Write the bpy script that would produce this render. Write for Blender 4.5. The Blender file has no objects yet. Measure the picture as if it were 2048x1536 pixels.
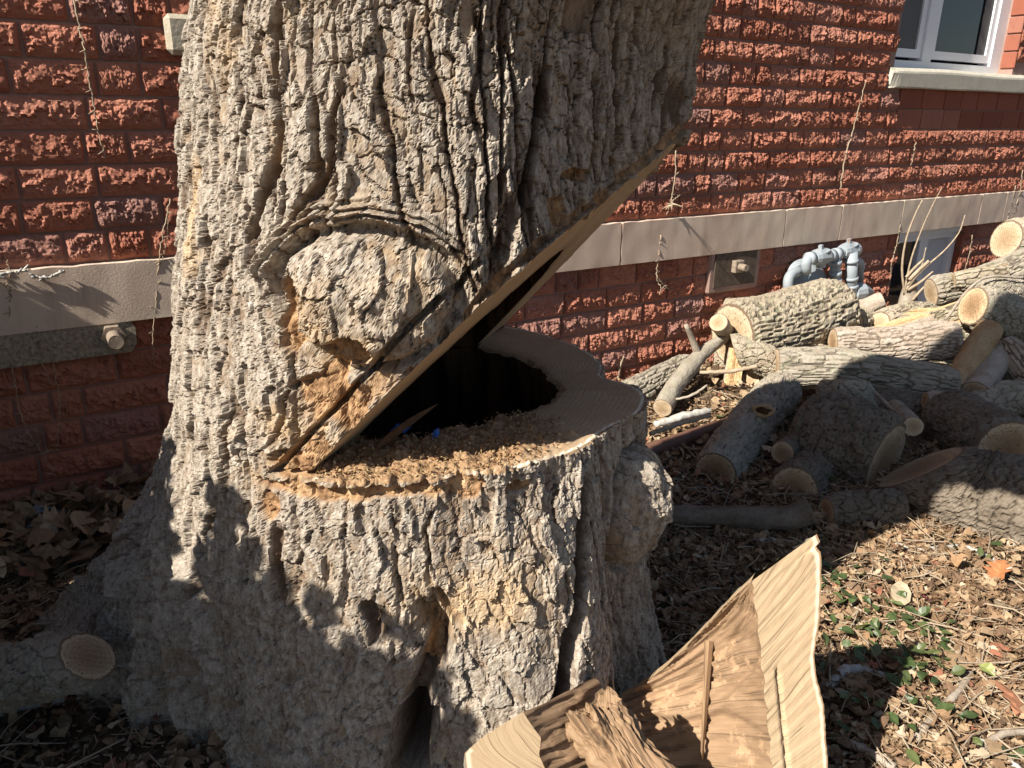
import bpy, math, random
import numpy as np
from mathutils import Vector
random.seed(7)
RNG = np.random.default_rng(7)
scene = bpy.context.scene
COL = scene.collection

# ------------------------------------------------------------------ camera, sky, sun, exposure
CAM_H = 1.45
FOCAL = 1540.0                      # in pixels of a 2048 wide frame
PITCH, ROLL = math.radians(19.3), math.radians(0.6)
cp, sp, cr, sr = math.cos(PITCH), math.sin(PITCH), math.cos(ROLL), math.sin(ROLL)
AX_F = np.array([0, cp, -sp]); AX_R0 = np.array([1.0, 0, 0]); AX_U0 = np.array([0, sp, cp])
AX_R = cr * AX_R0 + sr * AX_U0; AX_U = -sr * AX_R0 + cr * AX_U0
CAM = np.array([0, 0, CAM_H])
cam_data = bpy.data.cameras.new("camera"); cam = bpy.data.objects.new("camera", cam_data); COL.objects.link(cam)
cam_data.sensor_fit = 'HORIZONTAL'; cam_data.sensor_width = 36.0; cam_data.lens = 36.0 * FOCAL / 2048.0
cam_data.clip_start = 0.05; cam_data.clip_end = 500
from mathutils import Matrix
cam.matrix_world = Matrix(((AX_R[0], AX_U[0], -AX_F[0], 0), (AX_R[1], AX_U[1], -AX_F[1], 0), (AX_R[2], AX_U[2], -AX_F[2], CAM_H), (0, 0, 0, 1)))
scene.camera = cam

SUN_B, SUN_EL = math.radians(51), math.radians(40.5)
SUN_DIR = np.array([-math.sin(SUN_B) * math.cos(SUN_EL), -math.cos(SUN_B) * math.cos(SUN_EL), math.sin(SUN_EL)])
world = bpy.data.worlds.new("World"); scene.world = world; world.use_nodes = True
wn = world.node_tree
sky = wn.nodes.new("ShaderNodeTexSky"); sky.sky_type = 'NISHITA'; sky.sun_disc = False
sky.sun_elevation = SUN_EL; sky.sun_rotation = math.radians(180) + SUN_B; sky.altitude = 150
bg = wn.nodes["Background"]; bg.inputs[1].default_value = 0.052
wn.links.new(sky.outputs[0], bg.inputs[0])
sun_data = bpy.data.lights.new("sun", 'SUN'); sun_data.energy = 5.0; sun_data.angle = math.radians(0.53); sun_data.color = (1.0, 0.94, 0.84)
sun = bpy.data.objects.new("sun", sun_data); COL.objects.link(sun)
sun.rotation_euler = Vector(tuple(-SUN_DIR)).to_track_quat('-Z', 'Y').to_euler(); sun.location = (-4, -4, 6)
scene.view_settings.view_transform = 'Standard'; scene.view_settings.look = 'None'
scene.view_settings.gamma = 1.0; scene.view_settings.exposure = 1.0
scene.render.engine = 'CYCLES'
scene.cycles.use_denoising = True

# ------------------------------------------------------------------ geometry helpers
def ray(x, y): return AX_F + (x - 1024) / FOCAL * AX_R - (y - 768) / FOCAL * AX_U
def at_z(x, y, z): d = ray(x, y); return CAM + d * (z - CAM_H) / d[2]
def at_y(x, y, Y): d = ray(x, y); return CAM + d * Y / d[1]
AZ = math.radians(58)
WN = np.array([math.cos(AZ), -math.sin(AZ), 0]); WT = np.array([math.sin(AZ), math.cos(AZ), 0]); WD = -3.1
def at_wall(x, y, off=0.0): d = ray(x, y); return CAM + d * (WD + off - CAM @ WN) / (d @ WN)
def wall_tz(x, y): P = at_wall(x, y); return float(P @ WT), float(P[2])
def project(P):
    q = np.asarray(P) - CAM; z = q @ AX_F
    return 1024 + FOCAL * (q @ AX_R) / z, 768 - FOCAL * (q @ AX_U) / z

def sstep(a, b, x): t = np.clip((x - a) / (b - a), 0, 1); return t * t * (3 - 2 * t)

def hsh(ix, iy, seed):
    h = (ix.astype(np.int64) * 374761393 + iy.astype(np.int64) * 668265263 + seed * 1442695041) & 0xFFFFFFFF
    h = ((h ^ (h >> 13)) * 1274126177) & 0xFFFFFFFF
    h = ((h ^ (h >> 16)) * 2246822519) & 0xFFFFFFFF
    return ((h ^ (h >> 15)) & 0xFFFFFF).astype(np.float32) / 16777216.0

def perlin(x, y, seed=0, per=None):
    x = np.asarray(x, np.float32); y = np.asarray(y, np.float32)
    ix = np.floor(x); iy = np.floor(y); fx = x - ix; fy = y - iy
    ix = ix.astype(np.int64); iy = iy.astype(np.int64)
    ux = fx * fx * fx * (fx * (fx * 6 - 15) + 10); uy = fy * fy * fy * (fy * (fy * 6 - 15) + 10)
    def g(dx, dy):
        jx = ix + dx
        if per: jx = np.mod(jx, per)
        a = hsh(jx, iy + dy, seed) * 6.2831853
        return np.cos(a) * (fx - dx) + np.sin(a) * (fy - dy)
    a = g(0, 0); b = g(1, 0); c = g(0, 1); d = g(1, 1)
    return 1.5 * ((a + ux * (b - a)) * (1 - uy) + (c + ux * (d - c)) * uy)

def fbm(x, y, seed=0, oct=4, per=None, gain=0.5):
    s = 0; a = 1.0
    for o in range(oct):
        s = s + a * perlin(x * 2 ** o, y * 2 ** o, seed + o * 17, per * 2 ** o if per else None); a *= gain
    return s

def voronoi(x, y, seed=0, per=None):
    """F1, F2, id-random, offset in y from the nearest cell point"""
    x = np.asarray(x, np.float32); y = np.asarray(y, np.float32)
    ix = np.floor(x).astype(np.int64); iy = np.floor(y).astype(np.int64)
    f1 = np.full(x.shape, 9, np.float32); f2 = f1.copy(); rid = np.zeros(x.shape, np.float32); oy = rid.copy(); ox = rid.copy()
    for dx in (-1, 0, 1):
        for dy in (-1, 0, 1):
            cx = ix + dx; cy = iy + dy
            hx = np.mod(cx, per) if per else cx
            rx = hsh(hx, cy, seed); ry = hsh(hx, cy, seed + 1)
            ddx = x - cx - rx; ddy = y - cy - ry
            d = np.sqrt(ddx * ddx + ddy * ddy)
            n = d < f1
            f2 = np.where(n, f1, np.minimum(f2, d)); f1 = np.where(n, d, f1)
            rid = np.where(n, hsh(hx, cy, seed + 2), rid); oy = np.where(n, ddy, oy); ox = np.where(n, ddx, ox)
    return f1, f2, rid, ox, oy

def link(o, parent=None):
    COL.objects.link(o)
    if parent is not None: o.parent = parent
    return o

def make_mesh(name, verts, quads=None, tris=None, attrs=None, smooth=True):
    me = bpy.data.meshes.new(name)
    verts = np.ascontiguousarray(verts, np.float32)
    me.vertices.add(len(verts)); me.vertices.foreach_set("co", verts.ravel())
    idx = []; starts = []; n = 0
    for arr, k in ((quads, 4), (tris, 3)):
        if arr is not None and len(arr):
            arr = np.asarray(arr, np.int32); idx.append(arr.ravel()); starts.append(n + np.arange(len(arr), dtype=np.int32) * k); n += arr.size
    idx = np.concatenate(idx); starts = np.concatenate(starts)
    me.loops.add(len(idx)); me.loops.foreach_set("vertex_index", idx)
    me.polygons.add(len(starts)); me.polygons.foreach_set("loop_start", starts)
    me.update(calc_edges=True)
    me.polygons.foreach_set("use_smooth", np.full(len(starts), bool(smooth)))
    for k, v in (attrs or {}).items():
        v = np.asarray(v, np.float32)
        if v.ndim == 1:
            a = me.attributes.new(k, 'FLOAT', 'POINT'); a.data.foreach_set("value", v)
        else:
            a = me.attributes.new(k, 'FLOAT_COLOR', 'POINT')
            if v.shape[1] == 3: v = np.concatenate([v, np.ones((len(v), 1), np.float32)], 1)
            a.data.foreach_set("color", v.ravel())
    me.validate()
    return me

def obj(name, me, mat, parent=None, loc=(0, 0, 0)):
    o = bpy.data.objects.new(name, me); o.location = loc
    if mat is not None and not me.materials: me.materials.append(mat)
    return link(o, parent)

def tag(o, label=None, cat=None, group=None, kind=None):
    if label: o['label'] = label
    if cat: o['category'] = cat
    if group: o['group'] = group
    if kind: o['kind'] = kind
    return o

def empty(name, loc, label=None, cat=None, group=None):
    o = bpy.data.objects.new(name, None); o.location = tuple(float(c) for c in loc); o.empty_display_size = 0.1
    COL.objects.link(o); return tag(o, label, cat, group)

def grid_quads(nu, nv, wrap=False):
    """vertex (i over nv rows, j over nu columns) = i*nu+j"""
    j = np.arange(nu if wrap else nu - 1); i = np.arange(nv - 1)
    J, I = np.meshgrid(j, i); J2 = (J + 1) % nu
    return np.stack([I * nu + J, I * nu + J2, (I + 1) * nu + J2, (I + 1) * nu + J], -1).reshape(-1, 4)

class MB:
    """collects boxes, tubes and free polygons, then builds ONE mesh"""
    def __init__(s): s.v = []; s.q = []; s.t = []; s.n = 0
    def add(s, v, q=None, t=None):
        v = np.asarray(v, float)
        if q is not None and len(q): s.q.append(np.asarray(q) + s.n)
        if t is not None and len(t): s.t.append(np.asarray(t) + s.n)
        s.v.append(v); s.n += len(v)
    def box(s, a, b, bev=0.0):
        a = np.array(a, float); b = np.array(b, float)
        if bev <= 0:
            v = [[(a, b)[k][0], (a, b)[j][1], (a, b)[i][2]] for i in (0, 1) for j in (0, 1) for k in (0, 1)]
            s.add(v, [[0, 2, 3, 1], [4, 5, 7, 6], [0, 1, 5, 4], [2, 6, 7, 3], [0, 4, 6, 2], [1, 3, 7, 5]])
        else:
            bm = __import__('bmesh').new(); B = __import__('bmesh')
            B.ops.create_cube(bm, size=1.0)
            for w in bm.verts: w.co = Vector([a[k] + (w.co[k] + .5) * (b[k] - a[k]) for k in range(3)])
            B.ops.bevel(bm, geom=bm.edges[:] + bm.verts[:], offset=bev, segments=1, affect='EDGES', profile=0.5)
            B.ops.triangulate(bm, faces=bm.faces[:]); bm.verts.index_update()
            s.add([list(w.co) for w in bm.verts], None, [[w.index for w in fc.verts] for fc in bm.faces]); bm.free()
    def tube(s, pts, rad, n=10, caps=True):
        pts = np.asarray(pts, float); m = len(pts); rad = np.broadcast_to(np.asarray(rad, float), (m,))
        T = np.gradient(pts, axis=0); T /= np.linalg.norm(T, axis=1)[:, None] + 1e-9
        up = np.array([0, 0, 1.0]) if abs(T[0][2]) < .9 else np.array([1.0, 0, 0])
        vs = []; a = np.arange(n) * 2 * np.pi / n
        for i in range(m):
            e1 = np.cross(T[i], up); e1 /= np.linalg.norm(e1); e2 = np.cross(e1, T[i]); up = e2
            vs.append(pts[i] + rad[i] * (np.cos(a)[:, None] * e1 + np.sin(a)[:, None] * e2))
        v = np.concatenate(vs); q = grid_quads(n, m, True); t = []
        if caps:
            v = np.concatenate([v, [pts[0], pts[-1]]]); c = m * n
            t = [[c, (j + 1) % n, j] for j in range(n)] + [[c + 1, (m - 1) * n + j, (m - 1) * n + (j + 1) % n] for j in range(n)]
        s.add(v, q, t)
    def build(s, name, mat, parent=None, loc=(0, 0, 0), smooth=False, attrs=None, rel=False):
        v = np.concatenate(s.v) - (np.array(parent.location) if rel and parent is not None else np.array(loc if rel else (0, 0, 0)))
        me = make_mesh(name, v, np.concatenate(s.q) if s.q else None, np.concatenate(s.t) if s.t else None, attrs, smooth)
        return obj(name, me, mat, parent, loc if parent is None else (0, 0, 0))

def spline(pts, n):
    """Catmull-Rom through rows of pts"""
    P = np.asarray(pts, float); k = len(P)
    if k == 2: t = np.linspace(0, 1, n)[:, None]; return P[0] * (1 - t) + P[1] * t
    E = np.vstack([2 * P[0] - P[1], P, 2 * P[-1] - P[-2]]); out = []
    for u in np.linspace(0, k - 1 - 1e-9, n):
        i = int(u); t = u - i; a, b, c, d = E[i:i + 4]
        out.append(.5 * (2 * b + (c - a) * t + (2 * a - 5 * b + 4 * c - d) * t * t + (3 * b - a - 3 * c + d) * t ** 3))
    return np.array(out)

# ------------------------------------------------------------------ materials
class Mat:
    def __init__(s, name, rough=0.85, spec=0.3):
        s.m = bpy.data.materials.new(name); s.m.use_nodes = True; s.t = s.m.node_tree
        s.b = s.t.nodes["Principled BSDF"]; s.b.inputs["Roughness"].default_value = rough
        s.b.inputs["Specular IOR Level"].default_value = spec
    def n(s, typ, **kw):
        nd = s.t.nodes.new("ShaderNode" + typ)
        for k, v in kw.items(): setattr(nd, k, v)
        return nd
    def l(s, a, b): s.t.links.new(a, b)
    def set(s, sock, v):
        if isinstance(v, bpy.types.NodeSocket): s.l(v, sock)
        elif isinstance(v, (tuple, list)) and len(v) == 3 and sock.type == 'RGBA': sock.default_value = (*v, 1)
        else: sock.default_value = v
    def coord(s, which="Object", scale=(1, 1, 1)):
        c = s.n("TexCoord"); mp = s.n("Mapping"); mp.inputs["Scale"].default_value = scale
        s.l(c.outputs[which], mp.inputs[0]); return mp.outputs[0]
    def noise(s, vec, scale=5, detail=6, rough=0.6, dist=0.0):
        nd = s.n("TexNoise"); s.l(vec, nd.inputs["Vector"]); nd.inputs["Scale"].default_value = scale
        nd.inputs["Detail"].default_value = detail; nd.inputs["Roughness"].default_value = rough; nd.inputs["Distortion"].default_value = dist
        return nd.outputs["Fac"]
    def ramp(s, fac, stops):
        r = s.n("ValToRGB"); s.l(fac, r.inputs[0]); e = r.color_ramp.elements
        while len(e) < len(stops): e.new(0.5)
        for k, (p, c) in enumerate(stops):
            e[k].position = p; e[k].color = (*c, 1) if isinstance(c, (tuple, list)) else (c, c, c, 1)
        return r.outputs[0]
    def mix(s, fac, a, b, mode='MIX'):
        m = s.n("Mix", data_type='RGBA', blend_type=mode); s.set(m.inputs["Factor"], fac); s.set(m.inputs["A"], a); s.set(m.inputs["B"], b)
        return m.outputs["Result"]
    def math(s, op, a, b=0.0, clamp=False):
        m = s.n("Math", operation=op, use_clamp=clamp); s.set(m.inputs[0], a); s.set(m.inputs[1], b); return m.outputs[0]
    def attr(s, name):
        a = s.n("Attribute", attribute_name=name); return a
    def color(s, c): s.set(s.b.inputs["Base Color"], c)
    def bump(s, h, strength=0.5, dist=0.01):
        b = s.n("Bump"); b.inputs["Strength"].default_value = strength; b.inputs["Distance"].default_value = dist
        s.l(h, b.inputs["Height"])
        if s.b.inputs["Normal"].is_linked: s.l(s.b.inputs["Normal"].links[0].from_socket, b.inputs["Normal"])
        s.l(b.outputs[0], s.b.inputs["Normal"])

def simple(name, c1, c2=None, scale=8, rough=0.85, bump=0.3, bscale=40, bdist=0.004, spec=0.3, stretch=(1, 1, 1)):
    M = Mat(name, rough, spec); v = M.coord("Object", stretch)
    M.color(M.ramp(M.noise(v, scale), [(0.3, c1), (0.7, c2 or c1)]))
    if bump: M.bump(M.noise(v, bscale), bump, bdist)
    return M.m

# bark of the big tree
M = Mat("old_bark", 0.9, 0.2); v = M.coord("Object")
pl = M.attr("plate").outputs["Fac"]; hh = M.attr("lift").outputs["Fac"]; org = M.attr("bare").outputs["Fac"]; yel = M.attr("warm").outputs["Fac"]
vs = M.coord("Object", (1, 1, .55)); n1 = M.noise(v, 6, 8); n2 = M.noise(vs, 85, 8, 0.72); n3 = M.noise(vs, 260, 4, 0.75)
inner = M.mix(M.ramp(n2, [(0.40, 0.6), (0.52, 0.0)]), M.ramp(n1, [(0.35, (0.24, 0.175, 0.12)), (0.6, (0.34, 0.265, 0.19)), (0.75, (0.41, 0.32, 0.22))]), (0.15, 0.10, 0.065))
outer = M.ramp(n2, [(0.36, (0.13, 0.095, 0.068)), (0.47, (0.285, 0.235, 0.185)), (0.57, (0.375, 0.325, 0.265)), (0.70, (0.50, 0.455, 0.395))])
c = M.mix(M.ramp(pl, [(0.22, 0.0), (0.38, 1.0)]), inner, outer)
c = M.mix(M.ramp(pl, [(0.6, 0.0), (1.0, 0.3)]), c, (0.46, 0.42, 0.36))
c = M.mix(M.ramp(n3, [(0.54, 0.0), (0.70, 0.65)]), c, (0.17, 0.125, 0.09))
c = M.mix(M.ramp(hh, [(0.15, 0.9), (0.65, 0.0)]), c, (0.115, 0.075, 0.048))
c = M.mix(M.math('MULTIPLY', yel, M.ramp(n1, [(0.40, 0.0), (0.65, 0.6)])), c, (0.50, 0.34, 0.18))
oc = M.ramp(M.noise(v, 30, 6, 0.7), [(0.32, (0.10, 0.05, 0.025)), (0.46, (0.27, 0.155, 0.078)), (0.60, (0.42, 0.275, 0.15)), (0.78, (0.52, 0.39, 0.25))])
c = M.mix(org, c, oc)
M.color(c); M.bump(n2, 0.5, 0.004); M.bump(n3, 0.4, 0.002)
MAT_BARK = M.m

# sawn wood of the stump and the slanted notch face
def sawn(name, base, dark, light, dust=False):
    M = Mat(name, 0.8, 0.25); v = M.coord("Object"); rad = M.attr("rad").outputs["Fac"]; ds = M.attr("dust").outputs["Fac"]
    cst = M.attr("saw").outputs["Fac"]
    n1 = M.noise(v, 9, 5); n2 = M.noise(v, 70, 5, 0.7)
    ring = M.math('SINE', M.math('ADD', M.math('MULTIPLY', rad, 95.0), M.math('MULTIPLY', n1, 22.0)))
    c = M.mix(M.ramp(n1, [(0.3, 0.0), (0.7, 1.0)]), base, dark)
    c = M.mix(M.math('MULTIPLY', M.math('MULTIPLY_ADD', ring, 0.5), 0.6), c, dark)
    c = M.mix(M.ramp(rad, [(0.0, 0.8), (0.10, 0.25), (0.25, 0.0)]), c, (0.16, 0.085, 0.04))
    c = M.mix(M.ramp(rad, [(0.938, 0.0), (0.946, 1.0), (0.976, 1.0), (0.984, 0.0)]), c, light)
    c = M.mix(M.ramp(rad, [(0.980, 0.0), (0.985, 1.0)]), c, (0.20, 0.13, 0.08))
    c = M.mix(M.math('MULTIPLY', M.ramp(M.math('MULTIPLY_ADD', M.math('SINE', cst), 0.5), [(0.3, 0.0), (0.7, 1.0)]), M.ramp(n2, [(0.35, 0.1), (0.6, 0.75)])), c, dark)
    c = M.mix(M.ramp(n2, [(0.55, 0.0), (0.75, 0.4)]), c, light)
    sawm = M.math('SINE', M.math('MULTIPLY', cst, 1.0))
    dc = M.ramp(M.noise(v, 130, 3, 0.8), [(0.3, (0.10, 0.055, 0.028)), (0.5, (0.27, 0.165, 0.088)), (0.75, (0.46, 0.32, 0.18))])
    c = M.mix(ds, c, dc)
    M.color(c); M.bump(sawm, 0.2, 0.0006); M.bump(n2, 0.5, 0.003); return M.m
MAT_STUMP = sawn("stump_wood", (0.55, 0.415, 0.28), (0.35, 0.245, 0.15), (0.74, 0.66, 0.53))
MAT_FACE = sawn("notch_wood", (0.57, 0.42, 0.265), (0.40, 0.275, 0.16), (0.66, 0.54, 0.38))

# hollow: dark rotten wood
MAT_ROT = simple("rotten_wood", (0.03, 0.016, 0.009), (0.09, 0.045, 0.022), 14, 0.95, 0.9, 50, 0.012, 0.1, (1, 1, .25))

# firewood bark, tinted by a colour attribute
def log_bark(name, c1, c2, c3, moss=0.0):
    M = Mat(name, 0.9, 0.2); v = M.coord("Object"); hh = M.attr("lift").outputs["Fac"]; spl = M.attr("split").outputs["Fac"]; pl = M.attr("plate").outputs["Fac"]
    n1 = M.noise(v, 12, 6); n2 = M.noise(v, 90, 6, 0.7)
    c = M.ramp(n1, [(0.3, c1), (0.55, c2), (0.75, c3)])
    c = M.mix(M.math('MULTIPLY', pl, 0.5), c, c3)
    c = M.mix(M.ramp(n2, [(0.5, 0.0), (0.7, 0.6)]), c, tuple(x * 0.5 for x in c1))
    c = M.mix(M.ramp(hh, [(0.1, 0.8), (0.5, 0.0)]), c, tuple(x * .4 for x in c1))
    if moss: c = M.mix(M.math('MULTIPLY', M.ramp(M.noise(v, 20, 5), [(0.5, 0.0), (0.62, 1.0)]), moss), c, (0.30, 0.31, 0.20))
    sn = M.noise(M.coord("Object"), 60, 5, .6)
    c = M.mix(spl, c, M.ramp(sn, [(0.3, (0.40, 0.25, 0.12)), (0.6, (0.58, 0.42, 0.24)), (0.8, (0.66, 0.52, 0.34))]))
    M.color(c); M.bump(n2, 0.8, 0.006); return M.m
MAT_LOG_TAN = log_bark("log_bark_tan", (0.25, 0.195, 0.135), (0.345, 0.285, 0.21), (0.44, 0.385, 0.30), 0.35)
MAT_LOG_GREY = log_bark("log_bark_grey", (0.225, 0.185, 0.14), (0.32, 0.275, 0.215), (0.41, 0.365, 0.30), 0.3)
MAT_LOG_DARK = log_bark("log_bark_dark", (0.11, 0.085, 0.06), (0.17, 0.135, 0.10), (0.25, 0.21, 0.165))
MAT_LOG_PEEL = log_bark("log_bark_peeled", (0.30, 0.17, 0.08), (0.42, 0.27, 0.14), (0.48, 0.36, 0.22))
MAT_LOG_WEATH = log_bark("log_weathered", (0.30, 0.225, 0.16), (0.38, 0.31, 0.245), (0.47, 0.41, 0.345))

def cut_end(name, core, wood, rim):
    M = Mat(name, 0.8, 0.25); v = M.coord("Object"); rad = M.attr("rad").outputs["Fac"]; cst = M.attr("saw").outputs["Fac"]
    n1 = M.noise(v, 16, 4); n2 = M.noise(v, 120, 5, 0.7)
    r2 = M.math('ADD', rad, M.math('MULTIPLY', M.math('SUBTRACT', n1, 0.5), 0.5))
    c = M.ramp(r2, [(0.05, core), (0.40, tuple((a + b) / 2 for a, b in zip(core, wood))), (0.62, wood), (0.9, rim)])
    ring = M.math('SINE', M.math('ADD', M.math('MULTIPLY', rad, 42.0), M.math('MULTIPLY', n1, 26.0)))
    c = M.mix(M.math('MULTIPLY', M.math('MULTIPLY_ADD', ring, 0.5), 0.45), c, tuple(x * .6 for x in wood))
    cv = M.n('CombineXYZ'); M.l(M.attr('ang').outputs['Fac'], cv.inputs[0]); M.l(M.math('MULTIPLY', rad, 0.8), cv.inputs[1]); oi = M.n('ObjectInfo'); M.l(M.math('MULTIPLY', oi.outputs['Random'], 50.0), cv.inputs[2])
    rayn = M.noise(cv.outputs[0], 7, 5, .7); c = M.mix(M.ramp(rayn, [(0.58, 0.0), (0.63, 0.85)]), c, tuple(x * .4 for x in core))
    c = M.mix(M.ramp(n2, [(0.52, 0.0), (0.75, 0.45)]), c, tuple(x * .6 for x in wood))
    c = M.mix(M.ramp(M.noise(v, 24, 5, .7), [(0.6, 0.0), (0.7, 0.5)]), c, core)
    c = M.mix(M.ramp(rad, [(0.925, 0.0), (0.94, 1.0)]), c, (0.17, 0.115, 0.075))
    M.color(c); M.bump(M.math('SINE', cst), 0.3, 0.001); M.bump(rayn, 0.3, 0.002); M.bump(n2, 0.4, 0.002); return M.m
MAT_END_PALE = cut_end("cut_end_pale", (0.33, 0.22, 0.125), (0.47, 0.35, 0.22), (0.56, 0.455, 0.32))
MAT_END_BROWN = cut_end("cut_end_brown", (0.24, 0.14, 0.07), (0.42, 0.28, 0.16), (0.58, 0.45, 0.29))
MAT_END_TAN = cut_end("cut_end_tan", (0.27, 0.175, 0.10), (0.38, 0.27, 0.165), (0.50, 0.39, 0.26))

# walls
M = Mat("rock_faced_sandstone", 0.92, 0.15); v = M.coord("Object"); gi = M.n("NewGeometry"); oi = M.n("ObjectInfo")
vv = M.n("VectorMath", operation='ADD'); M.l(v, vv.inputs[0]); mul = M.n("VectorMath", operation='SCALE'); M.l(oi.outputs["Location"], mul.inputs[0]); mul.inputs["Scale"].default_value = 7.3; M.l(mul.outputs[0], vv.inputs[1])
n1 = M.noise(vv.outputs[0], 1.3, 5); n2 = M.noise(gi.outputs["Position"], 60, 6, 0.7)
c = M.ramp(oi.outputs["Random"], [(0.0, (0.31, 0.118, 0.075)), (0.25, (0.37, 0.148, 0.097)), (0.65, (0.425, 0.185, 0.124)), (0.88, (0.385, 0.185, 0.138)), (1.0, (0.25, 0.148, 0.128))])
c = M.mix(M.ramp(n2, [(0.35, 0.0), (0.75, 0.55)]), c, (0.24, 0.085, 0.055))
c = M.mix(M.ramp(M.noise(gi.outputs["Position"], 2.3, 3), [(0.62, 0.0), (0.75, 0.55)]), c, (0.13, 0.065, 0.05))
c = M.mix(M.ramp(M.noise(gi.outputs["Position"], 28, 5, .75), [(0.69, 0.0), (0.76, 0.5)]), c, (0.42, 0.30, 0.25))
M.color(c); M.bump(n2, 0.7, 0.006); M.bump(M.noise(gi.outputs["Position"], 220, 3, 0.7), 0.4, 0.0015)
MAT_BRICK = M.m
M = Mat("smooth_red_brick", 0.85, 0.25); gi = M.n("NewGeometry"); oi = M.n("ObjectInfo")
c = M.ramp(oi.outputs["Random"], [(0.0, (0.21, 0.062, 0.036)), (0.6, (0.27, 0.085, 0.05)), (1.0, (0.31, 0.13, 0.09))])
c = M.mix(M.ramp(M.noise(gi.outputs["Position"], 18, 5), [(0.5, 0.0), (0.75, 0.5)]), c, (0.17, 0.06, 0.04))
M.color(c); M.bump(M.noise(gi.outputs["Position"], 120, 4), 0.3, 0.002)
MAT_FLATBRICK = M.m
MAT_MORTAR = simple("mortar", (0.26, 0.155, 0.125), (0.36, 0.24, 0.20), 6, 0.95, 0.6, 90, 0.004)
M = Mat("band_limestone", 0.9, 0.2); v = M.coord("Object"); gi = M.n("NewGeometry")
c = M.ramp(M.noise(gi.outputs["Position"], 3.0, 6), [(0.3, (0.50, 0.37, 0.29)), (0.5, (0.57, 0.435, 0.345)), (0.72, (0.60, 0.49, 0.39))])
c = M.mix(M.ramp(M.noise(gi.outputs["Position"], 0.9, 2), [(0.5, 0.0), (0.6, 0.6)]), c, (0.58, 0.49, 0.385))
mps = M.n('Mapping'); mps.inputs['Scale'].default_value = (9, 9, 1.2); M.l(gi.outputs['Position'], mps.inputs[0])
c = M.mix(M.ramp(M.noise(mps.outputs[0], 1.0, 6, .7), [(0.52, 0.0), (0.72, 0.5)]), c, (0.30, 0.215, 0.165))
c = M.mix(M.ramp(M.noise(gi.outputs['Position'], 40, 5, .7), [(0.58, 0.0), (0.75, 0.4)]), c, (0.34, 0.26, 0.21))
M.color(c); M.bump(M.noise(gi.outputs["Position"], 130, 6, 0.7), 0.35, 0.004)
MAT_BAND = M.m
M = Mat("cracked_sill_stone", 0.85, 0.2); gi = M.n("NewGeometry")
vo = M.n("TexVoronoi", feature='DISTANCE_TO_EDGE'); vo.inputs["Scale"].default_value = 9
wv = M.n("VectorMath", operation='MULTIPLY_ADD'); M.l(gi.outputs["Position"], wv.inputs[0]); wv.inputs[1].default_value = (1, 1, 2.2)
nz = M.n("TexNoise"); nz.inputs["Scale"].default_value = 14; M.l(gi.outputs["Position"], nz.inputs["Vector"]); M.l(nz.outputs["Color"], wv.inputs[2])
M.l(wv.outputs[0], vo.inputs["Vector"])
crk = M.ramp(vo.outputs["Distance"], [(0.0, 0.0), (0.03, 1.0)])
c = M.mix(crk, (0.30, 0.28, 0.23), M.ramp(M.noise(gi.outputs["Position"], 12, 5), [(0.3, (0.47, 0.44, 0.36)), (0.7, (0.57, 0.53, 0.44))]))
M.color(c); M.bump(crk, 0.5, 0.003); M.bump(M.noise(gi.outputs["Position"], 60, 4), 0.3, 0.003)
MAT_SILL = M.m
MAT_BUFF = simple("buff_stone", (0.34, 0.29, 0.21), (0.46, 0.41, 0.32), 14, 0.9, 0.5, 60, 0.006)
MAT_WHITE = simple("white_frame_paint", (0.78, 0.79, 0.81), (0.83, 0.84, 0.86), 5, 0.45, 0.05, 30, 0.001, 0.5)
MAT_GREYPANEL = simple("grey_panel_paint", (0.55, 0.56, 0.59), (0.63, 0.64, 0.67), 3, 0.6, 0.05, 30, 0.001, 0.4)
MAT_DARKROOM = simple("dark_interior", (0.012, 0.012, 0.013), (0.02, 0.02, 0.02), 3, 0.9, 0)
M = Mat("window_glass", 0.04, 0.6); M.color((0.015, 0.016, 0.018)); MAT_GLASS = M.m
M = Mat("insect_screen", 0.7, 0.3); v = M.coord("Object", (1, 1, 1)); wa = M.n("TexWave"); M.l(v, wa.inputs[0]); wa.inputs["Scale"].default_value = 26; wa.inputs["Distortion"].default_value = 3
M.color(M.ramp(wa.outputs["Fac"], [(0.2, (0.09, 0.09, 0.09)), (0.8, (0.15, 0.15, 0.15))])); MAT_SCREEN = M.m
M = Mat("grey_pipe_paint", 0.5, 0.4); v = M.coord("Object"); gi = M.n("NewGeometry")
c = M.ramp(M.noise(gi.outputs["Position"], 10, 5), [(0.3, (0.25, 0.285, 0.31)), (0.7, (0.33, 0.365, 0.39))])
c = M.mix(M.ramp(M.noise(gi.outputs["Position"], 16, 6, .7), [(0.62, 0.0), (0.67, 1.0)]), c, (0.26, 0.15, 0.08))
M.color(c); M.bump(M.noise(gi.outputs["Position"], 150, 3), 0.3, 0.002); MAT_PIPE = M.m
MAT_IRON = simple("rusted_iron", (0.075, 0.058, 0.047), (0.14, 0.105, 0.08), 30, 0.9, 0.4, 80, 0.002, 0.08)
MAT_PLATE = simple("lichened_stone_plate", (0.12, 0.10, 0.075), (0.42, 0.36, 0.27), 70, 0.95, 0.5, 160, 0.003)
MAT_BOLT = simple("weathered_steel", (0.17, 0.12, 0.085), (0.33, 0.27, 0.21), 60, 0.55, 0.3, 80, 0.002, 0.5)
MAT_BROWNPIPE = simple("brown_painted_pipe", (0.13, 0.065, 0.045), (0.17, 0.09, 0.062), 12, 0.5, 0.25, 60, 0.002, 0.4)
MAT_TWIG = simple("dry_twig", (0.26, 0.19, 0.12), (0.42, 0.34, 0.25), 40, 0.9, 0.5, 120, 0.002)
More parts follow.
